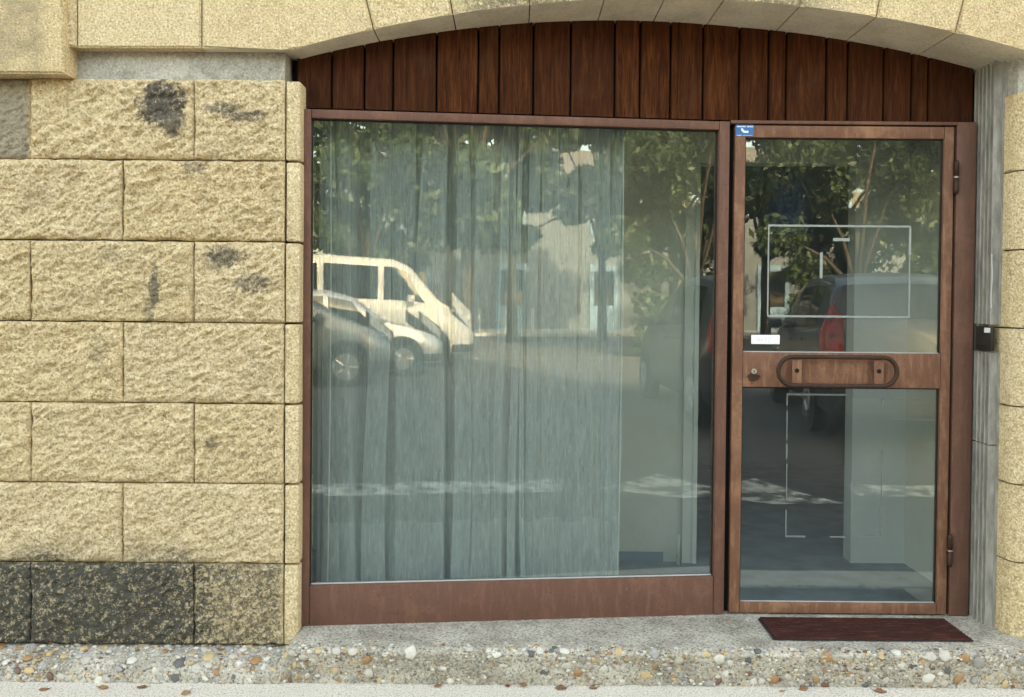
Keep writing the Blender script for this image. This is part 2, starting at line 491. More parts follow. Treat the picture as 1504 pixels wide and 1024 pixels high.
WALL_Y = -0.24
ROWS = [2.362, 2.04, 1.717, 1.393, 1.068, 0.746, 0.423, 0.093]
def block_mesh(w, h, seed, amp=0.0115, step=0.0075, depth=0.06):
    nx, nz = max(6, int(w / step)), max(6, int(h / step))
    u = np.linspace(0, w, nx + 1); v = np.linspace(0, h, nz + 1)
    U, V = np.meshgrid(u, v, indexing='ij')
    s = seed * 7.31
    a = U * 0.86 + V * 0.5; b = -U * 0.5 + V * 0.86
    big = fbm(a * 5 + s, b * 11 + s, np.full_like(U, s), 3)
    rid = 1 - np.abs(fbm(a * 14 + s, b * 30, np.full_like(U, s * 2), 4, 0.6)) * 1.6
    fin = fbm(U * 62 + s, V * 85, np.full_like(U, s * 3), 2, .65)
    e = np.minimum(np.minimum(U, w - U), np.minimum(V, h - V))
    env = np.clip((e - 0.0015) / 0.013, 0, 1); env = env * env * (3 - 2 * env)
    mid_ = fbm(a * 34 + s, b * 52, np.full_like(U, s * 4), 3, 0.6)
    out = env * (0.006 + amp * (0.6 * big + 0.6 * rid) + 0.0040 * mid_ + 0.0040 * fin) + 0.0022 * fin * (1 - env)
    chip = np.clip(fbm(U * 16 + s, V * 16, np.full_like(U, s * 5), 3, .6) - 0.25, 0, 1) * np.clip(1 - e / 0.03, 0, 1)
    out = out - 0.010 * chip
    rnd = np.clip(e / 0.005, 0, 1)
    out = out - (1 - rnd) * 0.003
    wob = 0.0016
    Ux = U + wob * fbm(U * 20 + s, V * 20, np.full_like(U, 3.), 2) * (np.minimum(U, w - U) < 0.004)
    Vz = V + wob * fbm(U * 20 + s, V * 20, np.full_like(U, 8.), 2) * (np.minimum(V, h - V) < 0.004)
    co = np.stack([Ux, -out, Vz], -1).reshape(-1, 3)
    N = (nx + 1) * (nz + 1)
    idx = np.arange(N).reshape(nx + 1, nz + 1)
    f = np.stack([idx[:-1, :-1], idx[1:, :-1], idx[1:, 1:], idx[:-1, 1:]], -1).reshape(-1, 4)
    rim = np.concatenate([idx[:, 0], idx[-1, 1:], idx[-2::-1, -1], idx[0, -2:0:-1]])
    back = co[rim].copy(); back[:, 1] = depth
    k = len(rim); bi = np.arange(N, N + k)
    r2, b2 = np.roll(rim, -1), np.roll(bi, -1)
    sides = np.stack([r2, rim, bi, b2], -1)
    me = bpy.data.meshes.new('stone_block')
    me.from_pydata(np.concatenate([co, back]).tolist(), [], np.concatenate([f, sides]).tolist())
    for p in me.polygons[:len(f)]: p.use_smooth = True
    return me

def pier(name, xa, joints_odd, joints_even, rows, view):
    core = MB().box(min(xa), max(xa), WALL_Y + 0.022, 0.12, 0.02, 2.36).build(name, M['mortar'], B)
    k = 0
    for i in range(7):
        z1, z0 = rows[i], rows[i + 1]
        js = joints_odd if i % 2 == 0 else joints_even
        for a, b in zip(js[:-1], js[1:]):
            k += 1
            vis = view(a, b)
            g = 0.0026 + 0.0022 * random.random()
            me = block_mesh(b - a - g, z1 - z0 - g - 0.001, k + (0 if xa[0] < 0 else 60), step=0.0055 if vis else 0.02)
            y = WALL_Y + random.uniform(-0.004, 0.004)
            if xa[0] < 0 and i == 0 and b < -1.9: y += 0.012
            link('stone_block', me, M['stone'], core, (a + g / 2, y, z0 + g / 2))
    return core
od = [-4.525, -3.875, -3.225, -2.575, -1.925, -1.272, -0.911]
ev = [-4.857, -4.157, -3.507, -2.857, -2.207, -1.557, -0.911]
wl = pier('wall', (-4.8, -0.913), od, ev, ROWS, lambda a, b: b > -2.15)
RROWS = [2.345, 2.03, 1.712, 1.396, 1.080, 0.765, 0.45, 0.096]
wr = pier('wall', (2.13, 4.8), [2.105, 2.47, 3.12, 3.77, 4.42], [2.105, 2.75, 3.40, 4.05, 4.7], RROWS, lambda a, b: False)

# narrow smooth jamb stones beside the window and rounded ones by the door
for i in range(7):
    z1, z0 = ROWS[i] - 0.004, ROWS[i + 1]
    dx = random.uniform(-.0015, .0015)
    o = MB().box(-0.907 + dx, -0.850 + dx, WALL_Y + 0.002 + random.uniform(-.002, .002), 0.02, z0 + 0.002, z1 - 0.002, 0.007, 3).build('jamb_stone', M['stone_s'], wl)
    sharp(o)
    z1, z0 = RROWS[i], RROWS[i + 1]
    pts = [(2.018, -0.02), (2.018, -0.095)]
    for k in range(9):
        a = k / 8 * R(80)
        pts.append((2.018 + 0.05 * (1 - math.cos(a)) + 0.018 * k / 8, -0.17 - 0.075 * math.sin(a)))
    pts += [(2.10, -0.247), (2.10, -0.02)]
    o = MB()
    o.prism([(p[0], p[1], z0 + 0.003) for p in pts], (0, 0, z1 - z0 - 0.006))
    bmesh.ops.bevel(o.bm, geom=[e for e in o.bm.edges if abs(e.verts[0].co.z - e.verts[1].co.z) < 1e-4], offset=0.006, segments=2, affect='EDGES')
    sharp(o.build('jamb_stone', M['stone_s'], wr), 40)

# recessed grey concrete band over each pier
m = MB()
nxb = 150
U = np.linspace(-4.8, -0.917, nxb); V = np.linspace(2.352, 2.53, 9)
P = np.array([[(x, -0.218 - 0.004 * float(fbm(np.array(x * 9.), np.array(z * 12.), np.array(1.), 3)), z) for z in V] for x in U])
m.grid(P)
m.poly([(-0.917, -0.218, 2.352), (-0.917, 0.05, 2.352), (-0.917, 0.05, 2.53), (-0.917, -0.218, 2.53)])
m.build('concrete_band', M['band'], B, recalc=True)
MB().box(2.03, 4.8, -0.20, 0.05, 2.335, 2.56).build('concrete_band', M['band'], B)

# lintel course and arch stones
AX, AZ, AR = 0.605, 2.682, 5.25
def arch_z(x): return AZ - (AR - math.sqrt(AR * AR - (x - AX) ** 2))
def chamfer_block(name, pts, y0, y1, mat, parent, bev=0.010):
    o = MB()
    o.prism([(p[0], y0, p[1]) for p in pts], (0, y1 - y0, 0))
    es = [e for e in o.bm.edges if all(abs(v.co.y - y0) < 1e-4 for v in e.verts)]
    bmesh.ops.bevel(o.bm, geom=es, offset=bev, segments=3, affect='EDGES')
    ob = sharp(o.build(name, mat, parent), 45)
    if name == 'arch_stone':        # smooth rendered underside, its colour paled for bounce light off the pavement
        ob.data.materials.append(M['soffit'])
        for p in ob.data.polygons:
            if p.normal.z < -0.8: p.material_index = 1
    return ob
arch = MB().box(-4.8, 4.8, -0.2, 0.14, 2.80, 3.05).build('arch', M['mortar'], B)
LY = -0.283
TOP = 3.06
lin = [-4.8, -4.0, -3.2, -2.4, -1.72, -1.231]
for a, b in zip(lin[:-1], lin[1:]):
    chamfer_block('lintel_stone', [(a + .002, 2.472), (b - .002, 2.474), (b - .002, TOP), (a + .002, TOP)], LY + random.uniform(-.002, .002), -0.10, M['stone_s'], arch, 0.006)
aj = [-0.555, -0.243, 0.06, 0.352, 0.59, 0.822, 1.122, 1.424, 1.735]
def radial(x):  # top of a joint that leans away from the crown
    return x + (x - AX) / AR * (TOP - arch_z(x)) * 1.15
def arch_stone(a, b, left_flat=None, right_flat=None):
    g = 0.0022
    lo = []
    n = 8
    for i in range(n + 1):
        x = a + g + (b - a - 2 * g) * i / n
        lo.append((x, arch_z(x)))
    pts = lo + [(radial(b) - g, TOP), (radial(a) + g, TOP)]
    return pts
# springer stone on the left joins the flat lintel
lo = [(-1.229, 2.474), (-0.905, 2.476)] + [(x, arch_z(x) if x > -0.84 else 2.470 + 0.0) for x in np.linspace(-0.87, -0.557, 7)]
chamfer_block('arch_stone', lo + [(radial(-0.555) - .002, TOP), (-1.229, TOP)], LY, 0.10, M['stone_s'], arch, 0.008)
for a, b in zip(aj[:-1], aj[1:]):
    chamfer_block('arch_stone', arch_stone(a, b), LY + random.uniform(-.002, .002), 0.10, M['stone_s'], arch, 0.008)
lo = [(x, arch_z(x)) for x in np.linspace(1.737, 2.06, 7)] + [(2.12, 2.463), (2.45, 2.463)]
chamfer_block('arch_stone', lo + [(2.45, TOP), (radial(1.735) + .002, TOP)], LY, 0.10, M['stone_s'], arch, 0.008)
for a, b in ((2.452, 3.2), (3.2, 4.0), (4.0, 4.8)):
    chamfer_block('lintel_stone', [(a + .002, 2.463), (b - .002, 2.463), (b - .002, TOP), (a + .002, TOP)], LY, -0.10, M['stone_s'], arch, 0.006)
# stone that projects at the top left corner
chamfer_block('projecting_stone', [(-2.35, 2.357), (-1.748, 2.357), (-1.766, TOP), (-2.35, TOP)], -0.325, -0.20, M['stone_s'], arch, 0.008)
# unseen rest of the building, its height set for the shadow over the street
MB().box(-4.8, 4.8, -0.25, 0.14, 3.065, 9.6).build('upper_wall', M['plaster'], B)
MB().box(-4.9, 4.9, -0.40, 6.3, 9.605, 9.85).build('roof', M['plaster'], B)
m = MB(); m.box(-4.8, -4.62, 0.15, 6.2, 0, 9.6); m.box(4.62, 4.8, 0.15, 6.2, 0, 9.6); m.box(-4.6, 4.6, 6.0, 6.2, 0, 9.6)
m.build('outer_wall', M['plaster'], B)
# hidden masonry between reveals and the room
for a, b in ((-4.6, -0.93), (2.14, 4.6)):
    MB().box(a, b, 0.125, 0.16, 0, 2.9).build('wall_lining', M['mortar'], B)

# ribbed grey reveal beside the door
m = MB()
pr = [(2.03, 0.10), (2.010, 0.10)]
nr = 6
y0, y1 = 0.055, -0.128
for k in range(nr):
    a = y0 + (y1 - y0) * k / nr; b = y0 + (y1 - y0) * (k + 1) / nr
    d = b - a
    pr += [(2.010, a + d * .10), (1.984, a + d * .16), (1.982, a + d * .24), (1.982, a + d * .44), (1.984, a + d * .52), (2.010, a + d * .58)]
pr += [(2.010, -0.1285), (2.03, -0.1285)]
for za, zb in ((0.12, 0.905), (0.91, 1.292), (1.408, 2.60)):
    m.prism([(p[0], p[1], za) for p in pr], (0, 0, zb - za))
m.box(1.990, 2.03, -0.006, 0.10, 1.294, 1.406)
def ribm():
    t = NT('weathered_ribbed_panel')
    n = t.noise(22, 5, 0.65, t.scale((1, 6, 0.35)))
    c = t.ramp(n, [(0.3, (0.165, 0.155, 0.135)), (0.52, (0.29, 0.275, 0.24)), (0.72, (0.42, 0.40, 0.355))])
    return t.pbr(c, 0.85, t.bump(t.noise(120, 3), 0.3, 0.004), spec=0.2)
M['rib'] = ribm()
m.build('ribbed_reveal', M['rib'], B)
m = MB(); m.grid(np.array([[(1.982 - 0.004 * math.sin(math.pi * j / 4) , -0.112 - 0.012 * j / 4 * (1 + .3 * math.sin(z * 40)), z) for j in range(5)] for z in np.linspace(1.475, 1.70, 14)]))
m.build('sealant_smear', flat('sealant', (0.42, 0.43, 0.42), 0.6), B, smooth=True)

# ------------------------------------------------------------------ angled frame of the shop window
KS = 0.1014
ANG = math.atan(KS)
WIN = empty('shop_window', (-0.859, -0.1803, 0.143), ANG)
tag(WIN, 'large brown framed shop window with one pane beside the glazed door', 'window')
LEN = 1.783 / math.cos(ANG)
def wbox(name, s0, s1, z0, z1, y0=0.0, y1=0.06, bev=0.003, mat='frame', parent=None):
    o = MB().box(s0, s1, y0, y1, z0 - 0.143, z1 - 0.143, bev).build(name, M[mat], parent or WIN)
    return sharp(o)
gs0, gs1 = 0.0375, 1.7435
wbox('side_post', 0.0, gs0, 0.15, 2.2605)
wbox('head_rail', gs0 + .001, gs1 - .001, 2.2245, 2.2605, 0.001)
bp = wbox('bottom_panel', gs0 + .001, gs1 - .001, 0.146, 0.3145, 0.003, 0.055)
wbox('mullion', gs1, LEN - 0.004, 0.15, 2.2605, -0.002, 0.064)
gp = MB().box(gs0 - .008, gs1 + .008, 0.028, 0.034, 0.305 - .143, 2.232 - .143).build('pane', M['glass'], WIN)
g = MB()
t_ = 0.006
zA, zB = 0.3145 - .143, 2.2245 - .143
g.box(gs0, gs0 + t_, 0.0225, 0.027, zA, zB); g.box(gs1 - t_, gs1, 0.0225, 0.027, zA, zB)
g.box(gs0 + t_, gs1 - t_, 0.0225, 0.027, zB - t_, zB); 
g.build('gasket', M['gasket'], WIN)
g = MB(); g.box(gs0 + t_, gs1 - t_, 0.0225, 0.027, zA, zA + 0.005); g.build('sill_bead', flat('pale_bead', (0.45, 0.47, 0.46), 0.5), WIN)

# fixed frame round the door
DF = empty('door_frame', (0, 0, 0))
tag(DF, 'brown steel frame around the glazed door, with the right hand hinge post', 'door frame')
sharp(MB().box(1.889, 1.972, 0.0, 0.06, 0.152, 2.2665, 0.003).build('hinge_post', M['frame'], DF))
sharp(MB().box(0.925, 1.888, 0.0, 0.06, 2.2525, 2.2665, 0.002).build('head_rail', M['frame'], DF))
m = MB(); m.box(0.925, 0.955, 0.044, 0.06, 0.152, 2.2520); m.box(1.862, 1.8885, 0.044, 0.06, 0.152, 2.2520); m.box(0.956, 1.861, 0.044, 0.06, 2.232, 2.2520)
m.build('gap_shade_stop', M['black'], DF)  # stop coloured black to put shade into the gap round the door

# ------------------------------------------------------------------ plank fascia under the arch
wf = MB()
wf.prism([(-0.93, -0.105, 2.262), (0.925, 0.082, 2.262), (2.06, 0.082, 2.262), (2.06, 0.10, 2.262), (0.925, 0.10, 2.262), (-0.93, -0.088, 2.262)], (0, 0, 0.53))
fascia = wf.build('plank_fascia', M['black'], B)
jx = [-0.890, -0.747, -0.616, -0.500, -0.322, -0.150, -0.063, 0.080, 0.238, 0.426, 0.534, 0.666, 0.808, 0.965, 1.091, 1.167, 1.339, 1.432, 1.587, 1.706, 1.779, 1.976]
for a, b in zip(jx[:-1], jx[1:]):
    g = 0.0038
    yl = lambda x: (0.032 + min(0.0, (x - 0.92) * KS)) + 0.002
    dy = random.uniform(-0.002, 0.002)
    o = MB()
    x0, x1 = a + g, b - g
    o.prism([(x0, yl(x0) + dy, 2.2725), (x1, yl(x1) + dy, 2.2725), (x1, yl(x1) + 0.028, 2.2725), (x0, yl(x0) + 0.028, 2.2725)],
            (0, 0, max(arch_z(x0), arch_z(x1)) + 0.03 - 2.2725))
    es = [e for e in o.bm.edges if abs(e.verts[0].co.x - e.verts[1].co.x) < 1e-4 and abs(e.verts[0].co.y - e.verts[1].co.y) < 1e-4]
    bmesh.ops.bevel(o.bm, geom=es, offset=0.004, segments=2, affect='EDGES')
    sharp(o.build('plank', M['wood'], fascia))
# slim cover strips beside some joints, as on the photograph
for x in (0.072, 0.702, 1.10, 1.60):
    yy = 0.032 + min(0.0, (x - 0.92) * KS)
    MB().box(x - 0.0025, x + 0.0025, yy - 0.004, yy + 0.02, 2.274, arch_z(x) + 0.02).build('joint_strip', M['wood'], fascia)

# ------------------------------------------------------------------ the door
D = empty('glass_door', (1.880, 0.0, 0.155))
tag(D, 'worn brown steel door with two glass panes and an oval pull handle', 'door')
ox, oz = 1.880, 0.155
def dbox(name, x0, x1, z0, z1, y0=0.0, y1=0.042, bev=0.003, mat='door', parent=D):
    return sharp(MB().box(x0 - ox, x1 - ox, y0, y1, z0 - oz, z1 - oz, bev).build(name, M[mat], parent))
dx0, dx1, dz0, dz1 = 0.944, 1.876, 0.158, 2.2455
gx0, gx1 = 0.988, 1.835
dbox('stile', dx0, gx0, dz0, dz1)
dbox('stile', gx1, dx1, dz0, dz1)
dbox('top_rail', gx0 + .001, gx1 - .001, 2.1945, dz1, 0.0015)
dbox('middle_rail', gx0 + .001, gx1 - .001, 1.130, 1.279, 0.0015)
dbox('bottom_rail', gx0 + .001, gx1 - .001, dz0, 0.203, 0.0015)
panes = []
for za, zb in ((1.279, 2.1945), (0.203, 1.130)):
    p = MB().box(gx0 - .008 - ox, gx1 + .008 - ox, 0.020, 0.026, za - .008 - oz, zb + .008 - oz).build('pane', M['glass'], D)
    panes.append(p)
    g = MB(); t_ = 0.0055
    a, b, c, d = gx0 - ox, gx1 - ox, za - oz, zb - oz
    g.box(a, a + t_, 0.014, 0.019, c, d); g.box(b - t_, b, 0.014, 0.019, c, d)
    g.box(a + t_, b - t_, 0.014, 0.019, d - t_, d)
    g.build('gasket', M['gasket'], D)
    g = MB(); g.box(a + t_, b - t_, 0.014, 0.019, c, c + 0.004); g.build('bead', flat('pale_bead2', (0.4, 0.42, 0.41), 0.5), D)
# oval pull handle on two flat brackets
hx0, hx1, hz0, hz1 = 1.122, 1.640, 1.133, 1.271
r_ = (hz1 - hz0) / 2 - 0.008
cz = (hz0 + hz1) / 2 - oz
pts = []
for k in range(17):
    a = math.pi / 2 + math.pi * k / 16
    pts.append((hx0 + 0.008 + r_ + r_ * math.cos(a) - ox, -0.036, cz + r_ * math.sin(a)))
for k in range(17):
    a = -math.pi / 2 + math.pi * k / 16
    pts.append((hx1 - 0.008 - r_ + r_ * math.cos(a) - ox, -0.036, cz + r_ * math.sin(a)))
h = MB().tube(pts, 0.0095, 12, True).build('handle', M['iron'], D, smooth=True)
for xa in (1.190, 1.538):
    b_ = MB()
    w = 0.040
    b_.box(xa - ox, xa + w - ox, -0.0315, -0.0275, cz - r_ + 0.004, cz + r_ - 0.004, 0.001)
    b_.box(xa + 0.012 - ox, xa + w - 0.012 - ox, -0.0275, 0.001, cz - 0.018, cz + 0.018)
    b_.build('bracket', M['door'], h)
    MB().cyl((xa + w / 2 - ox, -0.0330, cz + 0.002), (xa + w / 2 - ox, -0.031, cz + 0.002), 0.0095, n=16).build('bolt_hole', M['black'], h)
# lock cylinder with worn patch below
lk = MB(); lk.cyl((1.035 - ox, -0.008, 1.198 - oz), (1.035 - ox, 0.0, 1.198 - oz), 0.0115, n=20)
lock = lk.build('lock_cylinder', flat('nickel', (0.55, 0.52, 0.45), 0.35, 0.8), D)
MB().box(1.0335 - ox, 1.0365 - ox, -0.009, -0.0085, 1.191 - oz, 1.203 - oz).build('keyhole', M['black'], lock)
pp = [(1.035 + 0.027 * math.cos(a) * (1 + .15 * math.sin(5 * a)) - ox, -0.0015, 1.172 + 0.017 * math.sin(a) * (1 + .2 * math.cos(3 * a)) - oz) for a in np.linspace(0, 2 * math.pi, 22)[:-1]]
MB().prism(pp, (0, 0.001, 0)).build('worn_patch', M['iron'], D)
# hinges
for z0, z1 in ((1.960, 2.101), (0.369, 0.507)):
    hh = MB()
    zm = (z0 + z1) / 2
    x = 1.8815 - ox
    hh.tube([(x, -0.012, z0 - oz), (x, -0.012, z0 + .012 - oz), (x, -0.012, zm - .004 - oz)], [0.007, 0.0105, 0.0105], 12)
    hh.tube([(x, -0.012, zm + .004 - oz), (x, -0.012, z1 - .012 - oz), (x, -0.012, z1 - oz)], [0.0105, 0.0105, 0.007], 12)
    hg = hh.build('hinge', M['iron'], D, smooth=True)
    MB().cyl((x, -0.012, zm - .0035 - oz), (x, -0.012, zm + .0035 - oz), 0.0115, n=12).build('hinge_washer', flat('washer', (0.3, 0.27, 0.22), 0.4, 0.6), hg)
# blue sticker with white marks in the corner
st = MB().box(0.9455 - ox, 1.0215 - ox, -0.0015, -0.0008, 2.199 - oz, 2.2465 - oz).build('sticker', flat('sticker_blue', (0.012, 0.14, 0.36), 0.35, var=0.05), D)
st['label'] = 'small blue sticker with white lettering in the door corner'
wm = flat('sticker_white', (0.72, 0.8, 0.85), 0.5, var=0.03)
m = MB()
sx, sz = 0.9455 - ox, 2.199 - oz
xx = 0.005
for w in (.004, .004, .005, .004, .004, .004, .004, .003, 0, .004, .005, .004, .004, .004, .004):
    if w: m.box(sx + xx, sx + xx + w * .82, -0.0019, -0.0015, sz + 0.0375, sz + 0.0425)
    xx += w if w else .004
    xx += .0006
m.build('lettering', wm, st)
m = MB()   # swoosh-like white logo
lp = [(.021, .030), (.025, .033), (.030, .032), (.033, .026), (.038, .0225), (.052, .0225), (.055, .018), (.052, .0135), (.036, .013), (.029, .016), (.024, .022)]
m.prism([(sx + a, -0.0019, sz + b) for a, b in lp], (0, 0.0004, 0))
m.box(sx + .004, sx + .024, -0.0018, -0.0015, sz + .002, sz + .0042); m.box(sx + .030, sx + .070, -0.0018, -0.0015, sz + .002, sz + .0032)
m.build('logo', wm, st)
# white paper strip stuck to the upper pane
lbm = flat('paper', (0.80, 0.84, 0.82), 0.6, var=0.03)
lb = MB().box(1.028 - ox, 1.150 - ox, 0.0182, 0.0195, 1.3135 - oz, 1.3525 - oz).build('paper_strip', lbm, panes[0])
lb['label'] = 'white paper strip with faint grey writing on the upper pane'
m = MB()
fx, fz = 1.055 - ox, 1.3225 - oz
for x0, z0, x1, z1 in ((0, 0, 0, .018), (.009, 0, .009, .016), (.0, .009, .009, .009), (.015, 0, .015, .017), (.015, .009, .022, .009), (.023, 0, .023, .012), (.028, .018, .042, .018), (.035, .018, .035, 0), (.045, .018, .056, .018), (.056, .018, .045, 0), (.045, 0, .058, 0)):
    m.box(fx + min(x0, x1) - .0008, fx + max(x0, x1) + .0008, 0.0178, 0.0182, fz + min(z0, z1) - .0008, fz + max(z0, z1) + .0008) if (x0 == x1 or z0 == z1) else m.prism([(fx + x0, .0178, fz + z0), (fx + x0 - .002, .0178, fz + z0), (fx + x1 - .001, .0178, fz + z1), (fx + x1 + .001, .0178, fz + z1)], (0, .0004, 0))
m.build('writing', flat('faint_ink', (0.45, 0.55, 0.54), 0.7), lb)
# outlines left by old notices
tape = flat('tape_residue', (0.26, 0.29, 0.27), 0.7, var=0.2, sc=60)
tape2 = flat('faint_residue', (0.13, 0.145, 0.14), 0.7, var=0.4, sc=60)
def strip(pane, pts, name='tape_strip'):
    for (x0, x1, z0, z1) in pts:
        MB().box(x0 - ox, x1 - ox, 0.0185, 0.0198, z0 - oz, z1 - oz).build(name, tape if pane is panes[0] else tape2, pane)
w = 0.0085
strip(panes[0], [(1.094, 1.706, 1.822 - w / 2, 1.822 + w / 2), (1.096, 1.708, 1.434 - w / 2, 1.434 + w / 2),
                 (1.094, 1.094 + w * .7, 1.439, 1.817), (1.7, 1.7 + w * .8, 1.439, 1.6), (1.698, 1.698 + w * 1.2, 1.70, 1.817), (1.7, 1.7 + w * .6, 1.602, 1.698),
                 (1.318, 1.330, 1.598, 1.709), (1.373, 1.444, 1.757, 1.771)])
strip(panes[1], [(1.183, 1.452, 1.094, 1.102), (1.183, 1.189, 1.05, 1.093), (1.184, 1.189, 0.90, 1.03), (1.183, 1.191, 0.82, 0.885), (1.186, 1.191, 0.64, 0.80), (1.185, 1.191, 0.49, 0.60),
                 (1.186, 1.273, 0.481, 0.489), (1.377, 1.447, 0.481, 0.488), (1.52, 1.60, 0.483, 0.488), (1.596, 1.600, 0.49, 0.86), (1.592, 1.601, 1.05, 1.083)])

# ------------------------------------------------------------------ doorbell plate
DB = empty('doorbell_panel', (1.99, -0.07, 1.35))
tag(DB, 'small dark intercom plate with white name card on the ribbed reveal', 'intercom')
sharp(MB().box(-0.014, 0.0, -0.062, 0.060, -0.052, 0.050, 0.002).build('plate', flat('dark_plate', (0.022, 0.02, 0.018), 0.4), DB))
MB().box(-0.0165, -0.0145, -0.056, -0.012, 0.024, 0.044).build('name_card', flat('card', (0.75, 0.78, 0.82), 0.5), DB)
MB().box(-0.0165, -0.0145, -0.02, 0.045, -0.034, -0.030).build('slot', M['gasket'], DB)

# ------------------------------------------------------------------ plinth and step with exposed pebbles
ST = empty('pebbled_plinth', (0, -0.36, 0))
tag(ST, 'grey concrete plinth and door step with exposed river pebbles along its front', 'step')
prof_r = [(0.12, 0.1505), (-0.02, 0.1500), (-0.12, 0.1495), (-0.20, 0.149), (-0.27, 0.148), (-0.33, 0.1465), (-0.365, 0.1435), (-0.385, 0.137), (-0.393, 0.127), (-0.390, 0.113), (-0.383, 0.090), (-0.377, 0.06), (-0.374, 0.03), (-0.372, 0.0), (-0.372, -0.03)]
prof_l = [(0.05, 0.088), (-0.10, 0.088), (-0.20, 0.088), (-0.225, 0.0875), (-0.25, 0.086), (-0.275, 0.084), (-0.30, 0.081), (-0.325, 0.076), (-0.345, 0.068), (-0.360, 0.058), (-0.370, 0.047), (-0.377, 0.034), (-0.381, 0.018), (-0.384, 0.0), (-0.386, -0.03)]
def refine(pr, k=3):
    o = []
    for a, b in zip(pr[:-1], pr[1:]):
        for i in range(k): o.append((a[0] + (b[0] - a[0]) * i / k, a[1] + (b[1] - a[1]) * i / k))
    return np.array(o + [pr[-1]])
pr_r, pr_l = refine(prof_r), refine(prof_l)
def plinth_pt(x, i):
    t = min(1, max(0, (x + 0.90) / 0.06)); t = t * t * (3 - 2 * t)
    t2 = min(1, max(0, (2.12 - x) / 0.06)); t = min(t, t2 * t2 * (3 - 2 * t2))
    return pr_l[i] * (1 - t) + pr_r[i] * t
xs = np.concatenate([np.linspace(-4.8, -2.2, 60), np.arange(-2.19, 2.3, 0.011), np.linspace(2.3, 4.8, 50)])
P = np.zeros((len(xs), len(pr_r), 3))
for a, x in enumerate(xs):
    for i in range(len(pr_r)):
        q = plinth_pt(x, i)
        P[a, i] = (x, q[0], q[1])
nz_ = fbm(P[..., 0] * 26, P[..., 1] * 40, P[..., 2] * 40, 4, 0.6)
lowf = fbm(P[..., 0] * 3, P[..., 1] * 5, P[..., 2] * 5, 2)
face = np.clip((-0.20 - P[..., 1]) / 0.15, 0.12, 1)
P[..., 1] -= (0.006 * nz_ + 0.006 * lowf) * face
P[..., 2] += (0.0035 * nz_ + 0.003 * lowf) * face * (P[..., 2] > 0.02)
P[..., 1] += 0.36
MB().grid(P).build('concrete_body', M['plinth'], ST, smooth=True, recalc=True)

peb_cols = [((0.58, 0.55, 0.48), .20), ((0.52, 0.37, 0.19), .17), ((0.46, 0.42, 0.36), .26), ((0.35, 0.19, 0.09), .10), ((0.30, 0.29, 0.27), .10), ((0.11, 0.108, 0.105), .05), ((0.17, 0.09, 0.06), .07)]
peb_m = [flat('pebble_%d' % i, c, 0.55, var=0.35, sc=55) for i, (c, w) in enumerate(peb_cols)]
def pebble_mesh(seed, sub=2):
    bm = bmesh.new()
    bmesh.ops.create_icosphere(bm, subdivisions=sub, radius=1.0)
    for v in bm.verts:
        c = np.array(v.co)
        k = 1 + 0.42 * float(fbm(np.array(c[0] * .9 + seed * 3.7), np.array(c[1] * .9), np.array(c[2] * .9), 2))
        v.co = v.co * k
    me = bpy.data.meshes.new('pebble')
    bm.to_mesh(me); bm.free()
    for p in me.polygons: p.use_smooth = True
    return me
pmesh = [[None] * len(peb_m) for _ in range(6)]
for a in range(6):
    base_me = pebble_mesh(a, 1)
    for b in range(len(peb_m)):
        me = base_me.copy(); me.materials.append(peb_m[b]); pmesh[a][b] = me
placed = []
wts = np.array([w for c, w in peb_cols]); wts = wts / wts.sum()
def try_place(r, xr):
    for _ in range(40):
        x = RNG.uniform(*xr)
        mid = -0.87 < x < 2.10
        i = int(RNG.integers(20 if mid else 9, 40))
        q = plinth_pt(x, i)
        if q[1] < 0.006: continue
        p = np.array([x, q[0], q[1]])
        if all(np.linalg.norm(p - o) > (r + ro) * 0.95 for o, ro in placed): 
            placed.append((p, r)); return p, i
    return None
count = 0
k = 0
while count < 290 and k < 900:
    k += 1
    r = float(np.clip(RNG.normal(0.0150, 0.0045), 0.0095, 0.025)) * (1.0 if count > 60 else 1.15)
    got = try_place(r, (-2.12, 2.18))
    if got is None: continue
    p, i = got
    q0, q1 = plinth_pt(p[0], max(0, i - 1)), plinth_pt(p[0], min(44 - 2, i + 1))
    tgt = q1 - q0; tgt = tgt / (np.linalg.norm(tgt) + 1e-9)
    nrm = Vector((0, tgt[1], -tgt[0]))
    if nrm.y > 0 and nrm.z < 0: nrm = -nrm
    if nrm.y > 0: nrm = Vector((0, -abs(nrm.y), abs(nrm.z)))
    rot = nrm.to_track_quat('Z', 'Y').to_euler()
    rm = (rot.to_matrix() @ Matrix.Rotation(random.uniform(0, 6.28), 3, 'Z')).to_euler()
    b = int(RNG.choice(len(peb_m), p=wts)); a = random.randrange(6)
    asp = random.uniform(0.6, 1.0)
    link('pebble', pmesh[a][b], None, ST, (p[0], p[1] + 0.36 + 0.002, p[2] + 0.001), rm, (r, r * asp, r * 0.40))
    count += 1
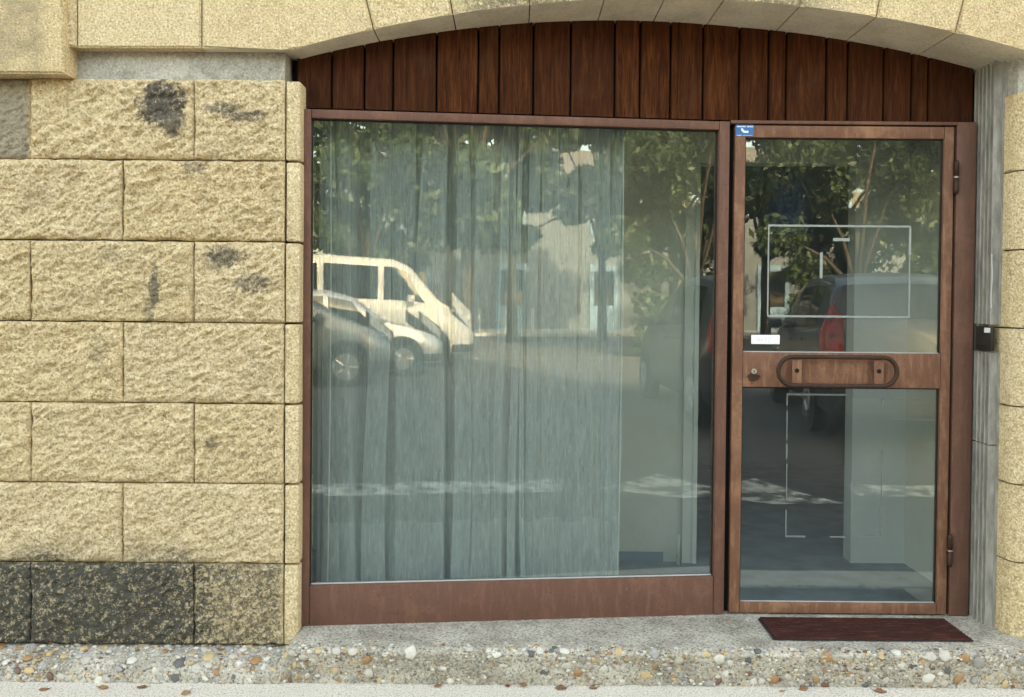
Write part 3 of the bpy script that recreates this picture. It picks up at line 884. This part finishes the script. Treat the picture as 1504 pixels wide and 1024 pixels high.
# uncountable small gravel in the same face
vs, fs, fm = [], [], []
ico = bmesh.new(); bmesh.ops.create_icosphere(ico, subdivisions=1, radius=1.0)
iv = np.array([v.co[:] for v in ico.verts]); ifc = np.array([[v.index for v in f.verts] for f in ico.faces]); ico.free()
for k in range(5200):
    x = RNG.uniform(-2.3, 2.4); mid = -0.87 < x < 2.10
    i = int(RNG.integers(17 if mid else 8, 42))
    q = plinth_pt(x, i)
    r = 0.002 + 0.0075 * RNG.random() ** 2
    c = np.array([x, q[0] + 0.36, q[1]])
    if any(abs(c[0] - o[0]) < ro * .7 and abs(c[1] - .36 - o[1]) < ro * .7 and abs(c[2] - o[2]) < ro * .7 for o, ro in placed): continue
    s = np.array([r * RNG.uniform(.7, 1.5), r * .8, r * RNG.uniform(.6, 1.0)])
    fs.extend((ifc + len(vs)).tolist())
    vs.extend((iv * s * (1 + .2 * (RNG.random((len(iv), 1)) - .5)) + c).tolist())
    fm.extend([int(RNG.choice(len(peb_m), p=wts))] * len(ifc))
me = bpy.data.meshes.new('gravel'); me.from_pydata(vs, [], fs)
for mt in peb_m: me.materials.append(mt)
me.polygons.foreach_set('material_index', fm)
tag(link('gravel', me, None, ST), kind='stuff')

# ------------------------------------------------------------------ doormat
m = MB()
MATW = empty('doormat', (1.45, -0.17, 0.152))
tag(MATW, 'dark red ribbed doormat lying on the step before the door', 'doormat')
def matm():
    t = NT('mat_fibre')
    n = t.noise(260, 3, 0.7); st = t.noise(30, 4, 0.7, t.scale((0.4, 6, 1)))
    c = t.mix(n, (0.016, 0.009, 0.007), (0.085, 0.030, 0.024))
    c = t.mix(t.rng(st, 0.45, 0.7, 0, 0.85), c, (0.125, 0.042, 0.034))
    return t.pbr(c, 0.95, t.bump(n, 1.0, 0.004), spec=0.1)
xl0, xl1 = -0.40, 0.395
sharp(m.box(xl0, xl1, -0.118, 0.112, -0.001, 0.004, 0.0015).build('mat_base', flat('rubber', (0.02, 0.015, 0.015), 0.8), MATW))
mm = matm()
nrib = 10
for k in range(nrib):
    y = -0.110 + 0.215 * k / (nrib - 1)
    o = MB()
    Pk = np.array([[(x, y + dy, 0.004 + hz + (0.0012 * random.random() if hz else 0)) for dy, hz in ((-.0075, 0), (-.005, .006), (.005, .006), (.0075, 0))] for x in np.linspace(xl0 + .008, xl1 - .008, 90)])
    o.grid(Pk).build('rib', mm, MATW)

# ------------------------------------------------------------------ dry leaves on the pavement
lm = [flat('dry_leaf_a', (0.30, 0.135, 0.06), 0.75, var=0.35, sc=60), flat('dry_leaf_b', (0.22, 0.10, 0.05), 0.75, var=0.3, sc=60), flat('dry_leaf_c', (0.34, 0.19, 0.09), 0.75, var=0.3, sc=60), flat('dry_leaf_d', (0.22, 0.05, 0.03), 0.75, var=0.3, sc=60)]
def leaf(loc, size, rz, mat, label, curl=0.35):
    size = size * 0.68
    n = 9
    P = []
    for i in range(n):
        u = i / (n - 1)
        wdt = 0.36 * math.sin(math.pi * min(1, u * 1.02)) ** 0.75 * (1 + 0.28 * math.sin(u * 22 + loc[0] * 9)) + 0.008
        row = []
        for j in range(5):
            v = (j - 2) / 2
            z = 0.10 * curl * (abs(v) ** 1.5) * 2.2 * math.sin(math.pi * u) + 0.26 * curl * (u - 0.5) ** 2 * 2 + 0.05 * math.sin(u * 7 + v * 3 + loc[0] * 5)
            row.append(((u - 0.5) * size, v * wdt * size, max(0, z) * size))
        P.append(row)
    top = np.array(P)
    o = MB(); o.grid(top)
    bot = top.copy(); bot[..., 2] -= 0.0008
    o.tube([top[-1, 2], top[-1, 2] + np.array((size * .25, size * .03, 0.004))], 0.0012, 5)
    ob = o.build('dry_leaf', mat, None, smooth=True, loc=loc, rot=(0, 0, rz), recalc=False)
    sm = ob.modifiers.new('thickness', 'SOLIDIFY'); sm.thickness = 0.0008
    return tag(ob, label, 'leaf', 'dry leaves on the pavement')
leaf((-1.76, -0.455, .003), .05, .3, lm[0], 'small rusty dry leaf at the far left of the pavement')
leaf((-1.545, -0.435, .003), .062, 2.9, lm[2], 'pale tan dry leaf below the black stained stone')
leaf((-1.40, -0.428, .003), .055, .1, lm[1], 'thin brown leaf curled on pavement below the stained stones')
leaf((-1.215, -0.475, .003), .06, 1.0, lm[2], 'tan leaf at the bottom edge, left of the window')
leaf((-0.275, -0.395, .003), .045, .5, lm[0], 'orange leaf resting under the left half of the window')
leaf((-0.005, -0.39, .003), .035, 1.9, lm[3], 'small dark red leaf under the middle of the window')
leaf((0.055, -0.392, .006), .050, 2.6, lm[0], 'orange leaf leaning on the step below the window', 0.9)
leaf((0.325, -0.40, .003), .052, .2, lm[0], 'rusty flat leaf at the foot of the step below the curtain edge')
leaf((0.20, -0.405, .003), .07, .08, lm[1], 'dark twig-like leaf on the pavement below the window')
leaf((1.045, -0.415, .003), .030, .2, lm[2], 'tiny tan leaf on the pavement left of the doormat')
leaf((1.135, -0.395, .003), .058, .4, lm[0], 'orange brown leaf at the step foot below the left mat corner')
leaf((1.425, -0.41, .003), .072, 3.0, lm[0], 'largest orange leaf on the pavement below the doormat')

# ------------------------------------------------------------------ room behind the glass
FZ = 0.15
tag(MB().box(-4.6, 4.6, 0.16, 6.0, 0.0, FZ).build('interior_floor', M['in_floor']), kind='structure')
tag(MB().box(-0.95, 2.14, 0.075, 0.1595, 0.0, FZ - 0.002).build('threshold_floor', M['in_floor']), kind='structure')
tag(MB().box(-4.6, 4.6, 0.16, 6.0, 2.75, 2.85).build('interior_ceiling', M['in_ceil']), kind='structure')
m = MB()
m.box(-4.6, 0.958, 0.78, 0.88, FZ, 2.749); m.box(0.959, 1.761, 0.78, 0.88, 2.21, 2.749)
iw = tag(m.build('interior_wall', M['in_wall']), kind='structure')
tag(MB().box(1.762, 2.16, 0.78, 0.88, FZ, 2.749).build('interior_wall', M['in_pale']), kind='structure')
tag(MB().box(2.04, 2.139, 0.162, 0.779, FZ, 2.749).build('interior_wall', M['in_wall']), kind='structure')
tag(MB().box(-2.6, -2.5, 0.162, 0.779, FZ, 2.749).build('interior_wall', M['in_wall']), kind='structure')
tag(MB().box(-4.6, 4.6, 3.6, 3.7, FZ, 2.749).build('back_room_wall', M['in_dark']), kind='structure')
m = MB(); m.box(0.885, 0.957, 0.755, 0.779, FZ, 2.2); m.box(0.935, 0.957, 0.745, 0.7545, FZ, 2.2)
m.build('door_casing', M['in_white'], iw)
MB().box(-2.49, 0.79, 0.762, 0.779, FZ + 0.001, FZ + 0.05).build('skirting_board', M['in_dark'], iw)
pipe = MB().tube([(0.86, 0.73, FZ), (0.86, 0.73, FZ + .10), (0.865, 0.735, FZ + .15)], [.010, .010, .006], 10).build('pipe_stub', M['in_white'], smooth=True)
tag(pipe, 'short pale pipe stub on the floor beside the inner doorway', 'pipe')

# bell shaped lamp in the dark back room
LA = empty('pendant_lamp', (1.60, 1.35, 1.90))
tag(LA, 'dark blue bell shaped pendant lamp seen through the upper door pane', 'lamp')
prf = [(.135, 0), (.138, .06), (.128, .14), (.105, .22), (.07, .29), (.035, .335), (.02, .35)]
P = np.array([[(r * math.cos(a), r * math.sin(a), z) for a in np.linspace(0, 2 * math.pi, 33)] for r, z in prf])
MB().grid(P).build('lamp_shade', flat('lamp_blue', (0.035, 0.11, 0.38), 0.4, var=0.05), LA, smooth=True)
MB().cyl((0, 0, .35), (0, 0, .85), .006, n=8).build('cord', M['black'], LA)

# sheer curtain hung behind the window
CU = empty('net_curtain', (-0.859 - 0.2 * math.sin(ANG), -0.1803 + 0.17, FZ), ANG)
tag(CU, 'long sheer white net curtain hanging in folds behind the shop window', 'curtain')
def fold(s, z):
    k = 1.0 + 0.25 * (2.3 - z) / 2.3
    a = 0.022 * np.sin(s * 23 + 1.1 * np.sin(s * 5.3)) + 0.010 * np.sin(s * 51 + 2 + 0.5 * np.sin(z * 1.3))
    a = a + 0.008 * np.sin(s * 97 + z * 0.7)
    return a * k + 0.012 * vnoise(s * 6, z * 0.6, s * 0 + 2.0)
def cloth(name, s0, s1, z0, z1, mat, off, ns=240, nz=26, parent=CU):
    s = np.linspace(s0, s1, ns); z = np.linspace(z0, z1, nz)
    SS, ZZ = np.meshgrid(s, z, indexing='ij')
    YY = fold(SS, ZZ) + off
    SX = SS + 0.02 * np.cos(SS * 23 + 1.1 * np.sin(SS * 5.3)) + 0.01 * (ZZ - 1.2) * vnoise(SS * 4, ZZ * 0 + 1., SS * 0)
    P = np.stack([SX, YY, ZZ + 0.006 * vnoise(SS * 9, SS * 0, ZZ * 0) * (ZZ < 0.6)], -1)
    return MB().grid(P).build(name, mat, parent, smooth=True)
cl = cloth('cloth', 0.045, 1.372, 0.02, 2.5, M['net'], 0.03)
hm = cloth('hem', 0.047, 1.370, 0.018, 0.385, M['hem'], 0.026, parent=cl, nz=8)
def pleat(s0, s1, lean, depth, seed):
    n, k = 14, 24
    P = []
    for i in range(n):
        u = i / (n - 1)
        row = []
        for z in np.linspace(0.02, 2.5, k):
            wid_ = (s1 - s0) * (1.05 - 0.22 * (z / 2.5) + 0.10 * math.sin(z * 1.4 + seed * 1.7))
            s_ = (s0 + s1) / 2 + (u - .5) * wid_ + lean * 1.6 * (2.3 - z) + 0.010 * math.sin(z * 1.9 + seed * 2.3) + 0.004 * math.sin(z * 5.1 + seed)
            b = math.sin(math.pi * u) ** 0.6
            row.append((s_, -depth * b - 0.005 + 0.006 * math.sin(z * 1.7 + seed * 2), z + 0.004 * math.sin(seed * 5 + u)))
        P.append(row)
    a = MB().grid(np.array(P)).build('pleat', M['net'], cl, smooth=True)
    low = [[(q[0], q[1] - .003, q[2]) for q in row[:5]] for row in P]
    for row in low:
        row[-1] = (row[-1][0], row[-1][1], 0.385 + 0.01 * math.sin(seed * 3))
    MB().grid(np.array(low)).build('pleat_hem', M['hem'], cl, smooth=True)
for q, (a, b, ln) in enumerate(((0.058, 0.128, .004), (0.134, 0.198, .002), (0.258, 0.362, -.003), (0.366, 0.470, .003), (0.474, 0.600, -.002), (0.616, 0.690, .006),
                                (0.734, 0.822, -.012), (0.828, 0.866, -.004), (0.870, 0.900, 0.0), (0.908, 0.930, .004), (0.936, 0.985, .006), (1.012, 1.090, -.002),
                                (1.075, 1.180, .003), (1.170, 1.262, -.002), (1.268, 1.322, .002), (1.318, 1.368, -.001))):
    pleat(a, b, ln, 0.010 + 0.012 * ((q * 7) % 5) / 5, q)
for s in (0.100, 1.352):
    zz = np.linspace(0.02, 2.5, 30)
    MB().tube([(s + 0.01 * math.sin(z * 1.2), -0.05, z) for z in zz], 0.0035, 6).build('edge_seam', flat('seam', (0.45, 0.5, 0.48), 0.8), cl, smooth=True)

# ------------------------------------------------------------------ the street that the panes reflect
def paint(name, col, metal=0.0, coat=0.3):
    t = NT(name)
    c = t.mix(t.noise(4, 4), tuple(q * 0.9 for q in col), col)
    return t.pbr(c, 0.32, None, metal, 0.5, coat)
car_glass = flat('car_glass', (0.012, 0.016, 0.018), 0.06, spec=0.8, var=0.05)
tyre_m = flat('tyre', (0.018, 0.018, 0.018), 0.85)
rim_m = flat('rim', (0.45, 0.46, 0.48), 0.3, 0.8)
trim_m = flat('dark_trim', (0.02, 0.02, 0.021), 0.6)
red_m = flat('tail_lens', (0.50, 0.012, 0.015), 0.15, spec=0.7, var=0.1)
lens_m = flat('head_lens', (0.42, 0.45, 0.48), 0.08, spec=0.9, var=0.05)
plate_m = flat('blank_plate', (0.72, 0.72, 0.68), 0.5)

CAR = {  # x from front (0) to rear (1); roof line z, belt line z
    'hatch': dict(L=4.05, W=1.74, H=1.52, top=[(0, .58), (.02, .70), (.10, .82), (.235, .95), (.26, .985), (.40, 1.40), (.50, 1.50), (.68, 1.52), (.84, 1.46), (.90, 1.38), (.965, 1.08), (.985, .98), (1, .62)],
                  belt=[(0, .56), (.10, .78), (.26, .92), (.6, .97), (1, 1.04)], ws=(.275, .395), rw=(.895, .96), side=[(.30, .405, .50), (.515, .515, .69), (.70, .70, .845)]),
    'mpv': dict(L=4.3, W=1.78, H=1.66, top=[(0, .60), (.02, .76), (.09, .90), (.17, 1.02), (.19, 1.06), (.36, 1.52), (.48, 1.64), (.68, 1.66), (.84, 1.60), (.90, 1.50), (.965, 1.15), (.985, 1.02), (1, .62)],
                belt=[(0, .58), (.10, .84), (.24, .98), (.6, 1.02), (1, 1.12)], ws=(.205, .355), rw=(.895, .96), side=[(.25, .375, .49), (.505, .505, .69), (.70, .70, .84)]),
    'van': dict(L=4.9, W=1.92, H=1.98, top=[(0, .62), (.02, .84), (.08, 1.02), (.135, 1.14), (.15, 1.18), (.27, 1.80), (.34, 1.93), (.6, 1.98), (.95, 1.96), (.985, 1.90), (1, .7)],
                belt=[(0, .60), (.10, .95), (.2, 1.12), (.6, 1.18), (1, 1.2)], ws=(.165, .265), rw=(.988, .996), side=[(.20, .285, .38), (.40, .40, .62), (.64, .64, .90)]),
}
def make_car(name, kind, col, label, loc, rz, glass_cols=None, metal=0.3):
    K = CAR[kind]
    L, W = K['L'], K['W']
    tx, tz = zip(*K['top']); bx, bz = zip(*K['belt'])
    top = lambda u: np.interp(u, tx, tz)
    belt = lambda u: np.minimum(np.interp(u, bx, bz), top(u) - 0.03)
    def wid(u):
        e = np.clip(u / .14, 0, 1); r = np.clip((1 - u) / .10, 0, 1)
        return W / 2 * (0.74 + 0.26 * np.sqrt(1 - (1 - e) ** 2)) * (0.86 + 0.14 * np.sqrt(1 - (1 - r) ** 2))
    def ring(u):
        w, b, t = wid(u), belt(u), top(u)
        gh = max(0.0, t - b)
        wr = w - 0.04 - 0.30 * min(gh, .5) * (0.6 if kind == 'van' else 1.0)
        zb = 0.22
        return [(0, zb), (w * .86, zb), (w * .97, zb + .06), (w, zb + .22), (w * 1.0, (zb + b) / 2 + .12), (w * .975, b - .02), (w * .955, b),
                (w * .955 * .5 + wr * .5 + .006, b + gh * .5), (wr, b + gh * .86), (wr - .05, b + gh * .965), (wr * .5, t), (0, t + .008)]
    us = np.concatenate([np.linspace(0, .2, 13), np.linspace(.22, .8, 30), np.linspace(.82, 1, 14)])
    def X(u): return L * (0.5 - u)
    P = []
    for u in us:
        r = ring(u)
        full = [(y, z) for y, z in r] + [(-y, z) for y, z in r[-2:0:-1]]
        P.append([(X(u), y, z) for y, z in full] + [(X(u), r[0][0], r[0][1])])
    root = empty(name, loc, rz)
    tag(root, label, 'van' if kind == 'van' else 'car')
    pm = paint(name + '_paint', col, metal)
    o = MB(); o.grid(np.array(P))
    o.poly([p for p in P[0][:-1]]); o.poly([p for p in P[-1][:-1]][::-1])
    bmesh.ops.remove_doubles(o.bm, verts=o.bm.verts[:], dist=0.0005)
    body = o.build('body', pm, root, smooth=True)
    sharp(body, 50)
    # windscreen and rear window
    for (ua, ub), nm in ((K['ws'], 'windscreen'), (K['rw'], 'rear_window')):
        uu = np.linspace(ua, ub, 8); G = []
        for u in uu:
            r = ring(u); wr = r[9][0]
            du = 0.004; sl = Vector((X(u + du) - X(u - du), 0, float(top(u + du) - top(u - du)))).normalized()
            nx, nz = (-sl.z, sl.x) if sl.x > 0 else (sl.z, -sl.x)
            if nz < 0: nx, nz = -nx, -nz
            row = []
            for s in np.linspace(-.95, .95, 9):
                zt = float(np.interp(abs(s) * r[9][0], [0, r[10][0], r[9][0]], [r[11][1], r[10][1], r[9][1]]))
                row.append((X(u) + nx * .009, s * wr, zt + nz * .009))
            G.append(row)
        if nm == 'rear_window' and kind == 'van': continue
        MB().grid(np.array(G)).build(nm, car_glass, root, smooth=True)
    # side windows
    for sg in (-1, 1):
        for ua_b, ua_t, ub in K['side']:
            G = []
            for tt in np.linspace(0.07, 0.92, 7):
                a = ua_b + (ua_t - ua_b) * tt
                row = []
                last = (ub == K['side'][-1][2]) and kind != 'van'
                bb = ub - (0.05 * tt if last else 0)
                for u in np.linspace(a + .004, bb, 9):
                    r = ring(u)
                    b, gh = r[6][1], (r[8][1] - r[6][1]) / .86
                    z = b + gh * .86 * tt
                    y = np.interp(z, [r[6][1], r[7][1], r[8][1]], [r[6][0], r[7][0], r[8][0]])
                    row.append((X(u), sg * (y + .007), z))
                G.append(row)
            MB().grid(np.array(G)).build('side_window', car_glass, root, smooth=True)
    # wheels in dark arches
    for ux in (.185, .80):
        for sg in (-1, 1):
            w = float(wid(ux))
            x = X(ux); rr = .315
            a = MB(); a.cyl((x, sg * (w - .10), rr + .03), (x, sg * (w + .006), rr + .03), rr + .06, n=28); a.build('wheel_arch', trim_m, root)
            wv = MB(); wv.cyl((x, sg * (w - .15), rr), (x, sg * (w + .004), rr), rr, n=28); wv.cyl((x, sg * (w + .004), rr), (x, sg * (w + .022), rr), rr, rr - .03, n=28)
            wh = wv.build('wheel', tyre_m, root)
            rm_ = MB(); rm_.cyl((x, sg * (w + .015), rr), (x, sg * (w + .030), rr), .205, .19, n=20)
            for q in range(5):
                an = q * 2 * math.pi / 5
                rm_.cyl((x + .04 * math.cos(an), sg * (w + .034), rr + .04 * math.sin(an)), (x + .19 * math.cos(an), sg * (w + .034), rr + .19 * math.sin(an)), .018, n=6)
            rm_.build('rim', rim_m, wh)
    def patch(nm, u0, u1, z0, z1, sg, mat, off=.012, skew=0.0):
        G = []
        for q in np.linspace(0, 1, 6):
            row = []
            for u in np.linspace(u0, u1, 7):
                z = z0 + (z1 - z0) * q + skew * (u - u0) / (u1 - u0) * L * .3
                r = ring(u)
                zs = [p[1] for p in r[1:10]]; yy = [p[0] for p in r[1:10]]
                row.append((X(u) + (off if u < .5 else -off) * .6, sg * (float(np.interp(z, zs, yy)) + off), z))
            G.append(row)
        MB().grid(np.array(G)).build(nm, mat, root, smooth=True)
    for sg in (-1, 1):
        patch('headlight_bezel', .006, .112, .63, .85 if kind != 'van' else 1.01, sg, trim_m, .006, .25)
        patch('sill_trim', .26, .73, .235, .33, sg, trim_m, .008)
        patch('front_bumper_trim', .004, .10, .26, .40, sg, trim_m, .010)
        for su in (.285, .505, .695):
            patch('door_seam', su - .0012, su + .0012, .34, float(belt(su)) - .02, sg, trim_m, .003)
        patch('headlight', .012, .10, .66, .82 if kind != 'van' else .98, sg, lens_m, .010, .25)
        if kind == 'van': patch('tail_light', .965, .998, .75, 1.45, sg, red_m)
        else: patch('tail_light', .93, .994, .88, 1.22 if kind == 'hatch' else 1.36, sg, red_m, .012, -.12)
        mx = MB(); mx.box(X(.27) - .09, X(.27) + .06, min(sg * W / 2 * .97, sg * (W / 2 + .16)), max(sg * W / 2 * .97, sg * (W / 2 + .16)), float(belt(.27)) + .02, float(belt(.27)) + .15, .03)
        sharp(mx.build('mirror', pm, root))
        for hu in (.50, .685):
            w = float(wid(hu)); MB().box(X(hu) + .02, X(hu) + .16, sg * w * .985 - .02, sg * w * .985 + .02, float(belt(hu)) - .13, float(belt(hu)) - .10, .006).build('door_handle', pm, root)
    g_ = MB(); g_.box(X(0) - .03, X(0) + .012, -.52, .52, .30, .54, .01); g_.build('grille', trim_m, root)
    MB().box(X(0) + .010, X(0) + .018, -.26, .26, .40, .50).build('number_plate', plate_m, root)
    MB().box(X(1) - .014, X(1) - .004, -.26, .26, .46 + .1, .57 + .1).build('number_plate', plate_m, root)
    m_ = MB(); m_.box(X(1) - .03, X(1) + .05, -W * .40, W * .40, .24, .42, .03); m_.build('bumper', trim_m, root)
    return root
cz_ = ground_z(-8)
make_car('parked_car', 'mpv', (0.20, 0.23, 0.25), 'grey car reflected at the left edge of the shop window, nearest of three', (-1.95, -10.9, cz_ - .01), R(-5), metal=0.5)
make_car('parked_car', 'hatch', (0.62, 0.65, 0.68), 'silver hatchback reflected in the shop window before the white van', (-0.85, -12.7, cz_), R(-4), metal=0.5)
vn = make_car('parked_van', 'van', (0.66, 0.68, 0.69), 'white van reflected in the left of the shop window', (-0.35, -15.0, cz_), R(-3), metal=0.0)
vn.scale = (1, 1, 1.13)
make_car('parked_car', 'mpv', (0.055, 0.06, 0.075), 'dark car with a red tail light reflected in the upper door pane', (4.22, -6.65, cz_), R(-81), metal=0.0)
make_car('parked_car', 'hatch', (0.72, 0.73, 0.74), 'white car reflected at the right of the upper door pane', (6.95, -6.9, cz_), R(-78), metal=0.0)

# blotchy pale patches and strips laid on the asphalt
def worn():  # pale tone broken up by noise over a dark asphalt tone
    t = NT('pale_patch_mix')
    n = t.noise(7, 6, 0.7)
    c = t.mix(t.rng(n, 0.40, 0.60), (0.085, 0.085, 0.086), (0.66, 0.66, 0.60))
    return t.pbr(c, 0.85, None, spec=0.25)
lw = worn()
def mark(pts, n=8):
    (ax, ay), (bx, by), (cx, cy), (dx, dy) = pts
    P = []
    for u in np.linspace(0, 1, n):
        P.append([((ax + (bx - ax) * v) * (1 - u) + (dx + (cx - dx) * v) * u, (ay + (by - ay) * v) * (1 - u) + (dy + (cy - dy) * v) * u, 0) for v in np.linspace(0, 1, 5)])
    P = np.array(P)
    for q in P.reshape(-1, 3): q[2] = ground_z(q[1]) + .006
    tag(MB().grid(P).build('pale_road_strip', lw), kind='structure')
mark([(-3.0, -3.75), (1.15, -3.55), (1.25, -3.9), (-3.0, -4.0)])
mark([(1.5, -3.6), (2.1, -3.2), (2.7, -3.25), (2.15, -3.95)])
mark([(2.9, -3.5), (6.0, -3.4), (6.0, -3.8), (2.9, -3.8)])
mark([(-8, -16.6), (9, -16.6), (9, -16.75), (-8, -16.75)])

# far pavement, house with blue doors, bollards
tag(MB().box(-60, 60, -60, -30, 0.0, 0.30).build('far_pavement', concrete('pale_paving', (0.42, 0.40, 0.36), (0.52, 0.5, 0.45), 3)), kind='structure')
HO = empty('town_house', (8.5, -36, 0.30))
tag(HO, 'pale house with blue doors reflected in the middle of the shop window', 'building')
hw = concrete('house_render', (0.11, 0.125, 0.135), (0.15, 0.165, 0.175), 2)
blue = flat('blue_paint', (0.15, 0.25, 0.34), 0.5)
MB().box(-9, 9, -8, 0, 0, 6.8).build('house_wall', hw, HO)
rf = MB(); rf.prism([(-9.4, .5, 6.8), (-9.4, -4, 9.0), (-9.4, -8.5, 6.8)], (18.8, 0, 0)); rf.build('roof', flat('slate_tiles', (0.13, 0.12, 0.115), 0.8, sc=4), HO)
for x in (-5.6, -1.2, 3.2, 7.2):
    d = MB().box(x - .7, x + .7, 0.0, .10, 0, 3.0).build('door', blue, HO)
    MB().box(x - .5, x + .5, .10, .12, 1.1, 2.7).build('pane', car_glass, d)
    f = MB().box(x - .65, x + .65, 0.0, .08, 4.4, 6.4).build('window', blue, HO)
    MB().box(x - .5, x + .5, .08, .10, 4.55, 6.25).build('pane', car_glass, f)
for i, (x, y, lab) in enumerate(((5.0, -31, 'left'), (6.1, -31, 'middle'), (7.2, -31, 'right'))):
    b = MB(); b.cyl((0, 0, 0), (0, 0, .85), .06, n=12); b.cyl((0, 0, .85), (0, 0, 1.0), .075, .05, n=12)
    o = b.build('bollard', flat('bollard_paint_%d' % i, (0.6, 0.6, 0.58), 0.6), loc=(x, y, .30), smooth=False)
    tag(o, '%s pale bollard of three by the far kerb, reflected in the window' % lab, 'bollard', 'bollards by the far kerb')

# trees
def leaf_mat(name, a, b):
    t = NT(name)
    r = t.noise(3.5, 3)
    c = t.mix(t.rng(r, .35, .65), a, b)
    bs = t.n('BsdfPrincipled'); t.set(bs.inputs['Base Color'], c); bs.inputs['Roughness'].default_value = .55
    tl = t.n('BsdfTranslucent'); t.set(tl.inputs['Color'], t.mix(0.5, c, (0.16, 0.22, 0.04)))
    mx = t.n('MixShader'); mx.inputs[0].default_value = .3
    t.set(mx.inputs[1], bs.outputs[0]); t.set(mx.inputs[2], tl.outputs[0])
    t.t.links.new(mx.outputs[0], t.out.inputs[0])
    return t.m
leaf_a = leaf_mat('foliage_dark', (0.022, 0.045, 0.018), (0.06, 0.095, 0.035))
leaf_b = leaf_mat('foliage_light', (0.045, 0.075, 0.025), (0.10, 0.14, 0.05))
bark = flat('bark', (0.045, 0.036, 0.027), 0.9, var=0.4, sc=12)
def crown_mesh(seed, h0, h1, rad, n=9000, ls=0.115):
    rg = np.random.default_rng(seed)
    cl = []
    for k in range(34):
        a = rg.uniform(0, 6.28); rr = rad * math.sqrt(rg.random()) * .85
        z = rg.uniform(h0, h1); q = 1 - abs((z - (h0 + h1) / 2) / ((h1 - h0) / 2)) ** 2.2 * .55
        cl.append((rr * q * math.cos(a), rr * q * math.sin(a), z, rg.uniform(.45, .95)))
    cl = np.array(cl)
    pick = rg.integers(0, len(cl), n)
    d = rg.normal(size=(n, 3)); d /= np.linalg.norm(d, axis=1, keepdims=True)
    c = cl[pick, :3] + d * (cl[pick, 3:4] * rg.random((n, 1)) ** .45) * np.array([1, 1, .7])
    u = rg.normal(size=(n, 3)); u /= np.linalg.norm(u, axis=1, keepdims=True)
    w = np.cross(u, rg.normal(size=(n, 3))); w /= np.linalg.norm(w, axis=1, keepdims=True)
    s = ls * rg.uniform(.6, 1.3, (n, 1))
    V = np.stack([c - u * s, c + w * s * .45, c + u * s, c - w * s * .45], 1).reshape(-1, 3)
    me = bpy.data.meshes.new('crown')
    me.from_pydata(V.tolist(), [], np.arange(4 * n).reshape(n, 4).tolist())
    return me, cl
def trunk_mesh(cl, h0):
    o = MB()
    o.tube([(0, 0, -.1), (.03, .02, h0 * .5), (.0, .05, h0), (.05, 0, h0 + 1.2)], [.20, .15, .13, .06], 10)
    for c in cl[:9]:
        o.tube([(0, .03, h0 * .85), (c[0] * .4, c[1] * .4, h0 + (c[2] - h0) * .5), tuple(c[:3])], [.07, .045, .015], 6)
    return o.mesh('trunk', True)
protos = []
for sd, h0, h1, rad, lmx in ((3, 1.9, 7.2, 2.7, leaf_a), (8, 1.5, 6.0, 2.3, leaf_b), (15, 2.3, 8.4, 3.0, leaf_a), (21, 3.2, 9.2, 3.5, leaf_a)):
    cm, cl = crown_mesh(sd, h0, h1, rad, 17000 if sd == 21 else 9000, 0.14 if sd == 21 else 0.115); cm.materials.append(lmx)
    tm = trunk_mesh(cl, h0); tm.materials.append(bark)
    protos.append((cm, tm))
spots = [(-6.4, -18.6, 0, 'leftmost dark tree reflected above the van in the shop window'), (-2.6, -18.2, 2, 'tall dark tree reflected above the white van in the shop window'),
         (0.2, -19.4, 0, 'dark tree reflected near the window middle'), (2.6, -18.6, 3, 'high crowned tree reflected over the pale house'), (8.3, -17.6, 0, 'dark tree reflected behind the dark car at the left of the door pane'),
         (11.2, -16.6, 2, 'tall dark tree reflected in the top right of the door pane'), (14.6, -17.6, 1, 'lighter tree reflected at the far right of the door pane'),
         (-10.3, -18, 2, 'tall tree at the left end of the reflected row'), (18.6, -17, 0, 'dark tree at the right end of the reflected row'),
         (1.0, -27.0, 1, 'distant tree reflected before the pale house'), (15.0, -27.0, 2, 'distant tall tree reflected to the right of the pale house'), (-5.0, -28.0, 0, 'distant dark tree reflected to the left of the pale house'),
         (9.0, -22.0, 3, 'second high crowned tree reflected over the pale house'),
         (3.5, -24.0, 3, 'third high crowned tree reflected over the pale house'), (10.5, -24.5, 2, 'tall distant tree reflected beside the dark car in the door pane'), (5.2, -25.5, 3, 'distant high crowned tree reflected before the left of the pale house'), (8.6, -26.2, 3, 'distant high crowned tree reflected before the right of the pale house'), (13.0, -21.0, 0, 'dark tree between the tall trees reflected in the door pane')]
for i, (x, y, k, lab) in enumerate(spots):
    t = empty('street_tree', (x, y, ground_z(y)), i * 1.3)
    tag(t, lab, 'tree', 'trees across the street')
    link('crown', protos[k][0], None, t); link('trunk', protos[k][1], None, t)
# clipped hedge behind the parked cars
HG = empty('hedge', (0, -17.2, cz_))
tag(HG, 'low dark hedge reflected behind the parked cars', 'hedge')
rg = np.random.default_rng(5)
n = 14000
xx_ = np.where(rg.random(n) < .55, rg.uniform(-10, 2.0, n), rg.uniform(6.6, 18, n))
c = np.stack([xx_, rg.uniform(-.4, .4, n), rg.uniform(.05, 1.5, n) + .12 * np.sin(xx_ * 2)], -1)
u = rg.normal(size=(n, 3)); u /= np.linalg.norm(u, axis=1, keepdims=True)
w = np.cross(u, rg.normal(size=(n, 3))); w /= np.linalg.norm(w, axis=1, keepdims=True)
V = np.stack([c - u * .10, c + w * .05, c + u * .10, c - w * .05], 1).reshape(-1, 3)
me = bpy.data.meshes.new('hedge_leaves'); me.from_pydata(V.tolist(), [], np.arange(4 * n).reshape(n, 4).tolist())
link('hedge_leaves', me, leaf_a, HG)
